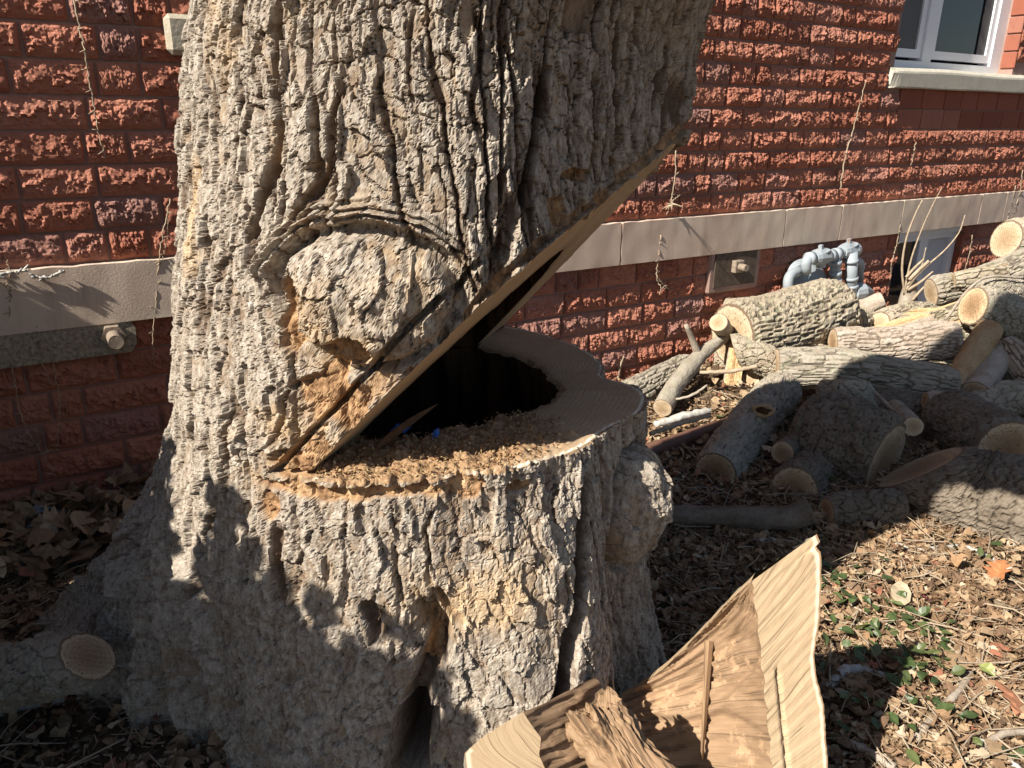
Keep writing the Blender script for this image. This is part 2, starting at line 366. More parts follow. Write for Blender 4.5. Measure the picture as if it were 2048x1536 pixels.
MAT_STICK = simple("grey_stick", (0.22, 0.17, 0.125), (0.40, 0.35, 0.285), 25, 0.9, 0.8, 90, 0.004)
MAT_LICHEN = simple("lichen_stick", (0.28, 0.25, 0.21), (0.58, 0.57, 0.53), 30, 0.9, 0.6, 90, 0.003)
MAT_BLUE = simple("blue_plastic", (0.015, 0.075, 0.30), (0.03, 0.12, 0.42), 20, 0.5, 0.3, 60, 0.003)
MAT_STONE = simple("grey_stone", (0.22, 0.21, 0.20), (0.36, 0.35, 0.34), 12, 0.9, 0.8, 40, 0.01)
MAT_SOIL = simple("soil", (0.06, 0.038, 0.022), (0.17, 0.11, 0.065), 14, 0.95, 0.9, 60, 0.02)
M = Mat("leaf_litter", 0.75, 0.25); a = M.attr("col"); v = M.coord("Object")
M.color(M.mix(M.ramp(M.noise(v, 60, 4), [(0.35, 0.0), (0.7, 0.35)]), a.outputs["Color"], (0.14, 0.085, 0.05))); M.bump(M.noise(v, 150, 4), 0.3, 0.002)
MAT_LITTER = M.m
M = Mat("evergreen_leaf", 0.45, 0.4); a = M.attr("col"); M.color(a.outputs["Color"]); MAT_GREEN = M.m

# fresh sawn side grain of the fallen wedge
def grain(name, c1, c2, c3, patch=0.0):
    M = Mat(name, 0.8, 0.25); gr = M.attr("grain").outputs["Fac"]; cr_ = M.attr("cross").outputs["Fac"]; v = M.coord("Object")
    cmb = M.n("CombineXYZ"); M.l(gr, cmb.inputs[0]); M.l(M.math('MULTIPLY', cr_, 0.012), cmb.inputs[1])
    n1 = M.noise(cmb.outputs[0], 130, 6, 0.75, 0.0); n2 = M.noise(v, 6, 4); n3 = M.noise(cmb.outputs[0], 330, 5, .75)
    c = M.ramp(n1, [(0.3, c1), (0.5, c2), (0.72, c3)])
    c = M.mix(M.ramp(n2, [(0.35, 0.0), (0.7, 0.35)]), c, c1)
    crk = M.noise(cmb.outputs[0], 38, 2, .5); c = M.mix(M.ramp(crk, [(0.488, 0.0), (0.497, 0.7), (0.503, 0.7), (0.512, 0.0)]), c, tuple(x * .35 for x in c1))
    c = M.mix(M.ramp(n3, [(0.56, 0.0), (0.66, 0.75)]), c, tuple(x * .55 for x in c1))
    c = M.mix(M.ramp(M.noise(v, 14, 6, .7), [(0.54, 0.0), (0.60, patch)]), c, tuple(x * 1.5 for x in c2) if patch else c2)
    rim = M.attr("rim").outputs["Fac"]
    c = M.mix(M.ramp(rim, [(0.90, 0.0), (0.93, 1.0)]), c, (0.62, 0.52, 0.38))
    c = M.mix(M.ramp(rim, [(0.965, 0.0), (0.98, 1.0)]), c, (0.30, 0.19, 0.11))
    M.color(c); M.bump(n1, 0.25, 0.002); M.bump(n3, 0.3, 0.001)
    cmb2 = M.n("CombineXYZ"); M.l(cr_, cmb2.inputs[0]); M.l(M.math('MULTIPLY', gr, 0.08), cmb2.inputs[1])
    M.bump(M.noise(cmb2.outputs[0], 150, 3, .5), 0.1, 0.0008); return M.m
MAT_WEDGE = grain("fresh_wedge_wood", (0.36, 0.245, 0.14), (0.48, 0.35, 0.215), (0.57, 0.435, 0.285))
MAT_CAVITY = grain("brown_cavity_wood", (0.235, 0.15, 0.088), (0.275, 0.178, 0.105), (0.325, 0.215, 0.13), 0.85)
MAT_CHUNK = grain("rotted_chunk_wood", (0.17, 0.10, 0.055), (0.29, 0.185, 0.105), (0.41, 0.285, 0.175))

# ------------------------------------------------------------------ ground
def ground_z(x, y):
    x = np.asarray(x, float); y = np.asarray(y, float)
    dw = -(x * WN[0] + y * WN[1]) ; near = sstep(-3.1 + 1.1, -3.1 + .1, -dw)
    return 0.035 * fbm(x * 1.1, y * 1.1, 5, 3) + 0.07 * near * sstep(-1.0, 0.6, x)
xs = np.concatenate([np.linspace(-60, -3, 12)[:-1], np.linspace(-3, 5, 260), np.linspace(5, 60, 12)[1:]])
ys = np.concatenate([np.linspace(-60, -1, 10)[:-1], np.linspace(-1, 6, 230), np.linspace(6, 60, 10)[1:]])
X, Y = np.meshgrid(xs, ys)
Z = ground_z(X, Y) + 0.012 * fbm(X * 9, Y * 9, 9, 4)
tag(obj("ground", make_mesh("ground", np.stack([X, Y, Z], -1).reshape(-1, 3), grid_quads(len(xs), len(ys))), MAT_SOIL), kind="structure")

# ------------------------------------------------------------------ building
WO = WD * WN
bld = empty("brick_building", (WO[0], WO[1], 0), "red rock-faced brick building with a pale stone band and white windows", "building")
bld.rotation_euler = (0, 0, math.radians(90) - AZ)
ROWS_UP = [(0.94 + 0.111 * k, 0.111) for k in range(22)]
ROWS_DN = [(0.72 - 0.1155 * (k + 1), 0.1155) for k in range(7)]
wt = lambda x, y: wall_tz(x, y)[0]
WIN = (wt(1797, 75), wt(2042, 60), 1.745, 3.3); SILL = (wt(1772, 160), wt(2130, 170), 1.625, 1.745); PATCH = (wt(1792, 220), wt(2120, 230), 1.385, 1.625); BWIN = (wt(1796, 480), wt(1925, 470), 0.05, 0.72)
T0, T1, ZT = -2.4, 8.6, 3.38
# mortar-coloured wall core with the two window openings left free
mb = MB(); D = 0.30
ts = [T0, BWIN[0], BWIN[1], T1]; 
mb.box((T0, 0, -0.4), (BWIN[0], D, 0.72)); mb.box((BWIN[1], 0, -0.4), (T1, D, 0.72)); mb.box((BWIN[0], 0.001, -0.4), (BWIN[1], D, BWIN[2]))
mb.box((T0, 0, 0.7205), (T1, D, WIN[2])); mb.box((T0, 0, WIN[2] + .0005), (WIN[0], D, ZT)); mb.box((WIN[1], 0, WIN[2] + .0005), (T1, D, ZT)); mb.box((WIN[0], .001, WIN[3]), (WIN[1], D, ZT + 0.001))
wall = mb.build("wall", MAT_MORTAR, bld)

# variants of a rock-faced block, 1 x 1 on the face, shared by the blocks
def rock_mesh(seed, nx=34, nz=16, L=2.3):
    u = np.linspace(0, 1, nx); w = np.linspace(0, 1, nz); Uu, W = np.meshgrid(u, w)
    ed = np.minimum(np.minimum(Uu, 1 - Uu) * L, np.minimum(W, 1 - W))
    nx_ = Uu * L * 2.0; nz_ = W * 2.0
    wx = nx_ + .5 * fbm(nx_ * 1.2, nz_ * 1.2, seed + 3, 3); wz = nz_ + .5 * fbm(nx_ * 1.2 + 7, nz_ * 1.2, seed + 4, 3)
    f1, f2, rid, ox, oy = voronoi(wx * 1.15 + seed * 3.1, wz * 1.15, seed)
    facet = 0.5 * rid + 0.55 * ox * (hsh((rid * 9999).astype(np.int64), np.zeros_like(rid).astype(np.int64), 5) - .3) - 0.75 * oy * (.3 + hsh((rid * 9999).astype(np.int64), np.ones_like(rid).astype(np.int64), 6))
    h = 0.45 + 0.55 * facet + 0.30 * fbm(nx_ * 1.1, nz_ * 1.1, seed, 4) + 0.16 * fbm(nx_ * 5, nz_ * 5, seed + 9, 3)
    pk = 0.42 + 0.12 * perlin(nx_, nx_ * 0 + .5, seed + 11)
    prof = np.where(W < pk, sstep(-0.25, 1.0, W / pk), sstep(-0.35, 1.0, (1 - W) / (1 - pk)))
    h = np.clip(h, 0.02, 1.6) * (0.35 + 0.65 * prof) * sstep(0.0, 0.13, ed) + 0.08
    jx = 0.012 * perlin(W * 3, W * 0 + .3, seed + 21) * (Uu < .02) - 0.012 * np.abs(perlin(W * 3, W * 0 + .7, seed + 22)) * (Uu > .98)
    V = np.stack([Uu + jx, -h, W + 0.018 * perlin(Uu * L * 2, Uu * 0, seed + 23) * ((W < .02) | (W > .98))], -1).reshape(-1, 3)
    q = grid_quads(nx, nz)
    # skirt back into the mortar
    loop = np.concatenate([np.arange(nx), np.arange(1, nz) * nx + nx - 1, (nz - 1) * nx + np.arange(nx - 2, -1, -1), np.arange(nz - 2, 0, -1) * nx])
    B = V[loop].copy(); B[:, 1] = 0.25; n0 = len(V); m = len(loop); k = np.arange(m)
    q2 = np.stack([loop[k], n0 + k, n0 + (k + 1) % m, loop[(k + 1) % m]], -1)
    return np.concatenate([V, B]), np.concatenate([q, q2])
ROCK = [rock_mesh(100 + 13 * k, L=(1.5, 2.3, 2.9)[k % 3]) for k in range(27)]
ROCK_ME = []
for k, (v_, q_) in enumerate(ROCK):
    me = make_mesh("brick", v_, q_, smooth=False); me.materials.append(MAT_BRICK); ROCK_ME.append(me)
flat_mb = MB(); flat_mb.box((0, -1, 0), (1, 1, 1), 0.02)
FLAT_ME = make_mesh("brick", np.concatenate(flat_mb.v), None, np.concatenate(flat_mb.t), smooth=False); FLAT_ME.materials.append(MAT_FLATBRICK)
def loc_to_world(t, z, off=0.0): return WO * 1.0 + t * WT + np.array([0, 0, z]) + off * WN
def clear(a, b, z0, z1, hole): return b <= hole[0] + 1e-4 or a >= hole[1] - 1e-4 or z1 <= hole[2] + .02 or z0 >= hole[3] - .02
bricks = []
rr = random.Random(3)
for (z0, hrow) in ROWS_UP + ROWS_DN:
    z1 = z0 + hrow; t = T0 - rr.uniform(0, .25); G = 0.004
    while t < T1:
        ln = rr.choice([.135, .19, .22, .235, .25, .27, .29]) if rr.random() > .06 else rr.uniform(.1, .13)
        segs = [(t, t + ln)]; t += ln
        for hole in (WIN, SILL, PATCH, BWIN):
            ns = []
            for a, b in segs:
                if clear(a, b, z0, z1, hole): ns.append((a, b))
                else:
                    if a < hole[0] - .03: ns.append((a, hole[0]))
                    if b > hole[1] + .03: ns.append((hole[1], b))
            segs = ns
        for a, b in segs:
            zz0, zz1 = z0, z1
            if z1 > ZT: continue
            if a < PATCH[1] and b > PATCH[0] and zz0 < PATCH[3] and zz1 > PATCH[3]: zz0 = PATCH[3] if zz0 < PATCH[3] else zz0
            if zz1 - zz0 < .04 or b - a < .03: continue
            bricks.append((a + G, b - G, zz0 + G, zz1 - G, 'rock'))
t = PATCH[0]; 
for k in range(2):
    z0 = PATCH[2] + k * 0.122; t = PATCH[0]
    while t < PATCH[1] - .05:
        b = min(t + rr.choice([.14, .27, .28, .25, .2]), PATCH[1]); bricks.append((t + G, b - G, z0 + G, z0 + .122 - G, 'flat')); t = b
def shown(bk):
    px, py = project(loc_to_world((bk[0] + bk[1]) / 2, (bk[2] + bk[3]) / 2))
    if not (-60 < px < 2110 and -50 < py < 1130): return 0
    if 420 < px < 1330 and py < 560 - (px - 960) * 0.7 * (px > 960): return 0      # behind the trunk
    if 380 < px < 960: return 0
    if px > 1240 and py > 740: return 0
    if px > 1500 and py > 640: return 0
    return abs((bk[1] - bk[0]) * (bk[3] - bk[2])) / np.linalg.norm(loc_to_world(bk[0], bk[2]) - CAM) ** 2
order = sorted(range(len(bricks)), key=lambda i: -shown(bricks[i]))
singles = [i for i in order if shown(bricks[i]) > 0][:300]; sset = set(singles); rest = MB()
restf = MB(); nvis = len(singles)
for i, (a, b, z0, z1, kind) in enumerate(bricks):
    dep = rr.uniform(.018, .031)
    k = (0, 1, 2)[0 if (b - a) < .18 else 1 if (b - a) < .245 else 2] + 3 * rr.randrange(9)
    if i in sset:
        o = bpy.data.objects.new("brick", ROCK_ME[k] if kind == 'rock' else FLAT_ME)
        o.location = (a, -0.004, z0); o.scale = (b - a, dep if kind == 'rock' else .004 + rr.uniform(0, .003), z1 - z0); link(o, wall)
    else:
        if kind == 'flat': restf.box((a, -.010, z0), (b, .0, z1)); continue
        v_, q_ = ROCK[k]; rest.add(v_ * np.array([b - a, dep, z1 - z0]) + np.array([a, -.004, z0]), q_)
tag(rest.build("brickwork", MAT_BRICK, wall, smooth=True), kind="stuff")
if restf.n: tag(restf.build("smooth_brickwork", MAT_FLATBRICK, wall), kind="stuff")

# stone band: joints read off the photograph, in metres along the wall
bj = [T0, -0.85, 0.76, 1.45] + [wall_tz(x, 470)[0] for x in (1232, 1555, 1665)] + [wall_tz(1793, 420)[0], wall_tz(1953, 390)[0], wall_tz(2003, 385)[0], 7.6, T1]
for a, b in zip(bj[:-1], bj[1:]):
    nx = max(6, int((b - a) / .02)); u = np.concatenate([[0, .004 / (b - a)], np.linspace(.02, .98, nx - 4), [1 - .004 / (b - a), 1]]); w = np.array([0, .018, .15, .3, .5, .7, .85, .982, 1]); Uu, W = np.meshgrid(u, w)
    sd = int(a * 100) + 500
    tt = a + .0045 + Uu * (b - a - .009); zz = .7225 + W * .215 + 0.0035 * perlin(tt * 14, tt * 0, sd) * (W > .99)
    ed = np.minimum(np.minimum(tt - a, b - tt), np.minimum(W, 1 - W) * .21)
    dd = 0.046 + 0.0020 * fbm(tt * 9, zz * 9, sd, 3); dd = dd
    V = np.stack([tt, -dd, zz], -1).reshape(-1, 3); nz = 9; q = grid_quads(nx, nz)
    lp = np.concatenate([np.arange(nx), np.arange(1, nz) * nx + nx - 1, (nz - 1) * nx + np.arange(nx - 2, -1, -1), np.arange(nz - 2, 0, -1) * nx])
    B = V[lp].copy(); B[:, 1] = .02; m = len(lp); k = np.arange(m); n0 = len(V)
    q = np.concatenate([q, np.stack([n0 + k, n0 + m + k, n0 + m + (k + 1) % m, n0 + (k + 1) % m], -1)])
    obj("band_stone", make_mesh("band_stone", np.concatenate([V, V[lp], B]), q), MAT_BAND, wall)

# buff corbel stone beside the trunk, top left
t0, zt0 = wall_tz(322, 28); t1, zb0 = wall_tz(372, 112); mb = MB(); mb.box((t0, -.055, zb0), (t0 + .30, .02, zt0), 0.016)
tag(mb.build("corbel_stone", MAT_BUFF, wall), "buff grey worn corner stone set among the red bricks")

# upper window
def window(parent, hole, name):
    a, b, z0, z1 = hole; w = empty(name, (0, 0, 0)); w.parent = parent; 
    for k in ('label', 'category'):
        if k in w: del w[k]
    return w
w1 = window(bld, WIN, "window"); a, b, z0, z1 = WIN; F = .10
mb = MB(); fw = .055
mb.box((a, F, z0), (a + fw, F + .09, z1)); mb.box((b - .12, F, z0), (b, F + .09, z1)); mb.box((a + fw + .0005, F, z0), (b - .1205, F + .09, z0 + .055)); mb.box((a + fw + .0005, F, z1 - .07), (b - .1205, F + .09, z1))
mid = wall_tz(1890, 60)[0] + .01
mb.box((mid - .05, F - .004, z0 + .0555), (mid + .05, F + .09, z1 - .0705)); fr = mb.build("frame", MAT_WHITE, w1)
for (sa, sb, scr) in ((a + fw + .002, mid - .052, True), (mid + .052, b - .122, False)):
    mb = MB(); s = .05; zz0, zz1 = z0 + .075, z1 - .075
    mb.box((sa, F + .012, zz0), (sa + s, F + .06, zz1)); mb.box((sb - s, F + .012, zz0), (sb, F + .06, zz1)); mb.box((sa + s + .0005, F + .012, zz0), (sb - s - .0005, F + .06, zz0 + s)); mb.box((sa + s + .0005, F + .012, zz1 - s), (sb - s - .0005, F + .06, zz1))
    mb.build("sash", MAT_WHITE, w1)
    mb = MB(); mb.box((sa + s + .001, F + .034, zz0 + s + .001), (sb - s - .001, F + .040, zz1 - s - .001)); mb.build("pane", MAT_GLASS, w1)
    if scr:
        mb = MB(); mb.box((sa + s + .001, F + .020, zz0 + s + .001), (sa + s + (sb - sa) * .58, F + .024, zz1 - s - .001)); mb.build("insect_screen", MAT_SCREEN, w1)
    mb = MB(); mb.box((sb - s - .10, F + .024, zz0 + s + .002), (sb - s - .002, F + .030, zz1 - s - .002)); mb.build("inner_stile", MAT_SCREEN, w1)
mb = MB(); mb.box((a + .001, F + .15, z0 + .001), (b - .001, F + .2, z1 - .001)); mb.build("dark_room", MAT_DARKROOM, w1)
# stone sill with a chipped end
sa, sb, sz0, sz1 = SILL; nx = 90; u = np.linspace(sa, sb, nx); prof = [(-.0, sz0 + .002), (-.040, sz0 + .002), (-.046, sz0 + .010), (-.048, sz1 - .03), (-.045, sz1 - .018), (-.02, sz1 + .002), (.10, sz1 + .012), (.10, sz0 + .002)]
V = []
for i, t in enumerate(u):
    for j, (d, z) in enumerate(prof):
        chip = .02 * max(0, 1 - (t - sa) / .06) * (1 if j in (1, 2, 3, 4) else 0)
        V.append((t, d + chip * (.5 + .5 * math.sin(j * 3 + 1)) + .0006 * math.sin(t * 11 + j), z + .004 * math.sin(t * 5.1) * (j in (3, 4, 5)) + .0015 * math.sin(t * 9 + j) * (j in (1, 2))))
V = np.array(V); npf = len(prof); q = grid_quads(npf, nx, True); capv = np.array([V[:npf].mean(0), V[-npf:].mean(0)]); n0 = len(V)
tr = [[n0, (j + 1) % npf, j] for j in range(npf)] + [[n0 + 1, (nx - 1) * npf + j, (nx - 1) * npf + (j + 1) % npf] for j in range(npf)]
obj("sill", make_mesh("sill", np.concatenate([V, capv]), q, tr, smooth=False), MAT_SILL, w1)
# reveal bricks at the right jamb of both windows
for hole, z_a, z_b in ((WIN, 1.79, 3.2), (BWIN, .10, .70)):
    z = z_a
    while z < z_b:
        mb = MB(); mb.box((hole[1] - .012, -.012, z), (hole[1] + .004, .085, z + .104), .004); mb.build("brick", MAT_FLATBRICK, wall); z += .113
# basement window
w2 = window(bld, BWIN, "basement_window"); a, b, z0, z1 = BWIN; F = .035
mb = MB(); mb.box((a, F - .03, z1 - .045), (b - .013, F + .08, z1 - .001)); mb.box((a, F, z1 - .085), (b - .013, F + .08, z1 - .0455)); mb.box((a, F, z0), (a + .035, F + .08, z1 - .0855)); mb.box((b - .075, F, z0), (b - .013, F + .08, z1 - .0855)); mb.box((a + .0355, F, z0), (b - .0755, F + .08, z0 + .05)); mb.build("frame", MAT_WHITE, w2)
m1 = wall_tz(1850, 500)[0]; m2 = wall_tz(1866, 500)[0]
mb = MB(); mb.box((m1, F + .01, z0 + .0505), (m2, F + .07, z1 - .0860)); mb.build("mullion", MAT_WHITE, w2)
mb = MB(); mb.box((a + .036, F + .04, z0 + .051), (m1 - .001, F + .046, z1 - .087)); mb.build("pane", MAT_GLASS, w2)
mb = MB(); mb.box((m2 + .001, F + .03, z0 + .051), (b - .076, F + .04, z1 - .087)); mb.build("panel", MAT_GREYPANEL, w2)
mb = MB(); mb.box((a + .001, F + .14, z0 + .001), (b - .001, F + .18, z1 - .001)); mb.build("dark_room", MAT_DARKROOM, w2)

# ------------------------------------------------------------------ the big tree
TC = np.array([-.152, 1.894]); e_tc = -TC / np.linalg.norm(TC); e_rt = np.array([-e_tc[1], e_tc[0]])
PH = [-180, -150, -130, -110, -90, -75, -50, -28, -14, -4, 5, 13, 21, 30, 41, 47, 53, 60, 68, 76, 82, 88, 93, 100, 116, 137, 152, 164, 180]
PH = [-180, -150, -130, -110, -100, -90, -77, -65, -50, -28, -14, -4, 5, 13, 21, 30, 41, 47, 53, 60, 68, 76, 82, 88, 93, 100, 116, 137, 152, 164, 180]
TAB = {
 0.00: [.78, .80, .90, 1.14, 1.24, 1.20, .93, .74, .69, .71, .70, .66, .72, .75, .74, .70, .58, .50, .52, .57, .60, .60, .58, .54, .54, .55, .56, .60, .66, .72, .78],
 0.25: [.68, .69, .74, .88, .96, .95, .83, .72, .685, .70, .655, .61, .65, .67, .655, .625, .55, .49, .495, .52, .535, .54, .52, .48, .48, .50, .52, .55, .60, .64, .68],
 0.50: [.61, .62, .66, .74, .79, .80, .765, .72, .69, .672, .635, .60, .61, .62, .60, .57, .51, .475, .485, .50, .51, .51, .48, .43, .43, .45, .48, .51, .56, .59, .61],
 0.80: [.52, .47, .46, .51, .58, .66, .66, .66, .655, .64, .605, .588, .572, .557, .541, .522, .486, .486, .502, .503, .496, .482, .44, .375, .375, .405, .436, .478, .52, .545, .56],
 1.10: [.48, .43, .42, .47, .53, .615, .622, .62, .605, .595, .585, .572, .56, .535, .50, .475, .45, .445, .447, .455, .472, .49, .502, .506, .505, .50, .49, .50, .53, .55, .56],
 1.40: [.48, .43, .41, .455, .505, .545, .57, .57, .563, .562, .565, .562, .552, .515, .478, .452, .435, .432, .436, .448, .47, .503, .53, .543, .54, .535, .52, .52, .54, .55, .56],
 1.70: [.48, .43, .41, .44, .475, .50, .52, .525, .533, .543, .55, .552, .545, .515, .482, .458, .443, .442, .448, .464, .495, .532, .56, .572, .57, .56, .54, .53, .54, .55, .55],
 2.60: [.47, .43, .41, .43, .46, .49, .52, .525, .525, .53, .53, .53, .53, .52, .505, .49, .48, .478, .482, .495, .51, .525, .535, .54, .54, .535, .53, .52, .52, .52, .52],
 5.60: [.43] * 31,
}
_pd = np.arange(-180, 181, 1.0); ZK = np.array(sorted(TAB)); KER = np.exp(-0.5 * (np.arange(-6, 7) / 2.4) ** 2); KER /= KER.sum()
RT = []
for z in ZK:
    t_ = np.interp(_pd, PH, TAB[z]); t_[-1] = t_[0]; e_ = np.concatenate([t_[-7:-1], t_, t_[1:7]]); RT.append(np.convolve(e_, KER, 'valid'))
RT = np.array(RT); ZD = np.linspace(-.06, 5.6, 567)
RD = np.array([np.interp(ZD, ZK, RT[:, j]) for j in range(361)]).T
_k = np.exp(-0.5 * (np.arange(-8, 9) / 4.) ** 2); _k /= _k.sum()
RD = np.array([np.convolve(np.pad(RD[:, j], 8, mode='edge'), _k, 'valid') for j in range(361)]).T
def R_base(phi, z):
    """phi in radians; bilinear lookup"""
    a = (np.degrees(phi) + 180) % 360; i = np.clip((np.asarray(z) + .06) / .01, 0, 565.99)
    j0 = np.floor(a).astype(int) % 360; fa = a - np.floor(a); i0 = np.floor(i).astype(int); fi = i - i0
    return (RD[i0, j0] * (1 - fa) + RD[i0, j0 + 1] * fa) * (1 - fi) + (RD[i0 + 1, j0] * (1 - fa) + RD[i0 + 1, j0 + 1] * fa) * fi
def tree_xy(phi, r): return TC[0] + r * (np.cos(phi) * e_tc[0] + np.sin(phi) * e_rt[0]), TC[1] + r * (np.cos(phi) * e_tc[1] + np.sin(phi) * e_rt[1])
def to_phi(P): d = np.asarray(P)[:2] - TC; return math.atan2(d @ e_rt, d @ e_tc), float(np.hypot(*d))
def hit(px, py):
    """point of the photograph on the bark: (phi, z)"""
    d = ray(px, py); s = np.linspace(.7, 3.2, 2500); P = CAM + s[:, None] * d
    q = P[:, :2] - TC; ph = np.arctan2(q @ e_rt, q @ e_tc); ok = np.hypot(q[:, 0], q[:, 1]) < R_base(ph, np.clip(P[:, 2], 0, 5))
    i = np.argmax(ok) if ok.any() else np.argmin(np.hypot(q[:, 0], q[:, 1]) - R_base(ph, np.clip(P[:, 2], 0, 5)))
    return ph[i], P[i, 2]
RU = 0.57      # metres of bark per radian
def uv(px, py): p, z = hit(px, py); return np.array([p * RU, z])

ZS = 0.80
P1 = at_z(610, 953, ZS); P2 = at_z(958, 688, ZS); hd = (P2 - P1)[:2]; hd /= np.linalg.norm(hd); hp = np.array([hd[1], -hd[0]])
PHN = math.atan2(hp @ e_rt, hp @ e_tc); D0 = float((P1[:2] - TC) @ hp)
tip = at_y(1370, 266, 1.86); SLOPE = (tip[2] - ZS) / (float((tip[:2] - TC) @ hp) - D0)
def z_slant(phi, r): return ZS + SLOPE * (r * np.cos(phi - PHN) - D0)

phi_front = np.radians(np.linspace(-118, 118, 800)); phi_back = np.radians(np.linspace(118, 242, 66))[1:-1]
PHI = np.concatenate([phi_front, phi_back]); PHI = (PHI + np.pi) % (2 * np.pi) - np.pi; NPH = len(PHI)
def seg_dist(u, v, pts):
    d = np.full(u.shape, 9.0, np.float32); par = np.zeros(u.shape, np.float32); n = len(pts) - 1
    for k in range(n):
        a, b = pts[k], pts[k + 1]; ab = b - a; L = ab @ ab + 1e-9
        t = np.clip(((u - a[0]) * ab[0] + (v - a[1]) * ab[1]) / L, 0, 1)
        dd = np.hypot(u - a[0] - t * ab[0], v - a[1] - t * ab[1]); m = dd < d; d = np.where(m, dd, d); par = np.where(m, (k + t) / n, par)
    return d, par
BURL = uv(735, 598); BURL2 = uv(1262, 1010)
FISS = [([(548, -10), (556, 90), (552, 200), (566, 260), (545, 380), (520, 470), (515, 560)], .016, .030), ([(700, 120), (672, 230), (668, 330), (610, 420), (575, 480)], .011, .018),
        ([(1092, 130), (1078, 200), (1066, 270), (1055, 345), (1045, 420)], .013, .10), ([(842, 1410), (828, 1470), (818, 1530), (812, 1600)], .048, .17), ([(868, 1275), (878, 1300), (872, 1325)], .020, .07), ([(770, 1230), (735, 1210), (760, 1290)], .018, .035), ([(1020, 380), (1010, 470), (995, 520)], .022, .03),
        ([(845, 1195), (880, 1260), (870, 1310), (835, 1400), (825, 1500), (815, 1600)], .030, .05), ([(1172, 940), (1165, 1080), (1160, 1200), (1140, 1300), (1120, 1420), (1110, 1500)], .026, .06),
        ([(475, 90), (490, 200), (480, 330), (500, 420)], .007, .012), ([(590, 760), (560, 850), (540, 900)], .008, .014), ([(940, 0), (960, 90), (945, 200), (965, 330)], .009, .012),
        ([(560, 1040), (552, 1120), (555, 1220)], .012, .016), ([(425, 1000), (400, 1110), (385, 1220)], .012, .02), ([(830, 20), (815, 120), (830, 220)], .007, .009), ([(1240, 0), (1270, 150), (1250, 280)], .007, .010),
        ([(870, 1170), (900, 1220), (930, 1250)], .012, .02), ([(1245, 1140), (1235, 1220), (1250, 1300)], .010, .018)]
FISS = [([uv(*p) for p in pts], w, d) for pts, w, d in FISS]
BARE = [((668, 800), (.048, .070)), ((585, 925), (.055, .030)), ((640, 985), (.09, .016)), ((780, 982), (.09, .014)), ((930, 975), (.05, .022)), ((600, 590), (.018, .05)), ((1030, 975), (.03, .015)), ((1110, 425), (.035, .03)), ((540, 1020), (.02, .03)), ((690, 700), (.05, .03)), ((590, 640), (.02, .05)), ((850, 930), (.05, .012)), ((1150, 350), (.06, .012)), ((870, 1300), (.02, .03))]
BARE = [(uv(*p), s) for p, s in BARE]
WARM = [((450, 60), (.045, .10)), ((690, 690), (.13, .06)), ((615, 560), (.05, .10)), ((400, 440), (.03, .15)), ((700, 900), (.22, .10)), ((560, 300), (.02, .05)), ((1010, 1080), (.12, .06)), ((960, 1200), (.2, .1)), ((760, 560), (.12, .08))]
WARM = [(uv(*p), s) for p, s in WARM]
FLATP = uv(1140, 20)

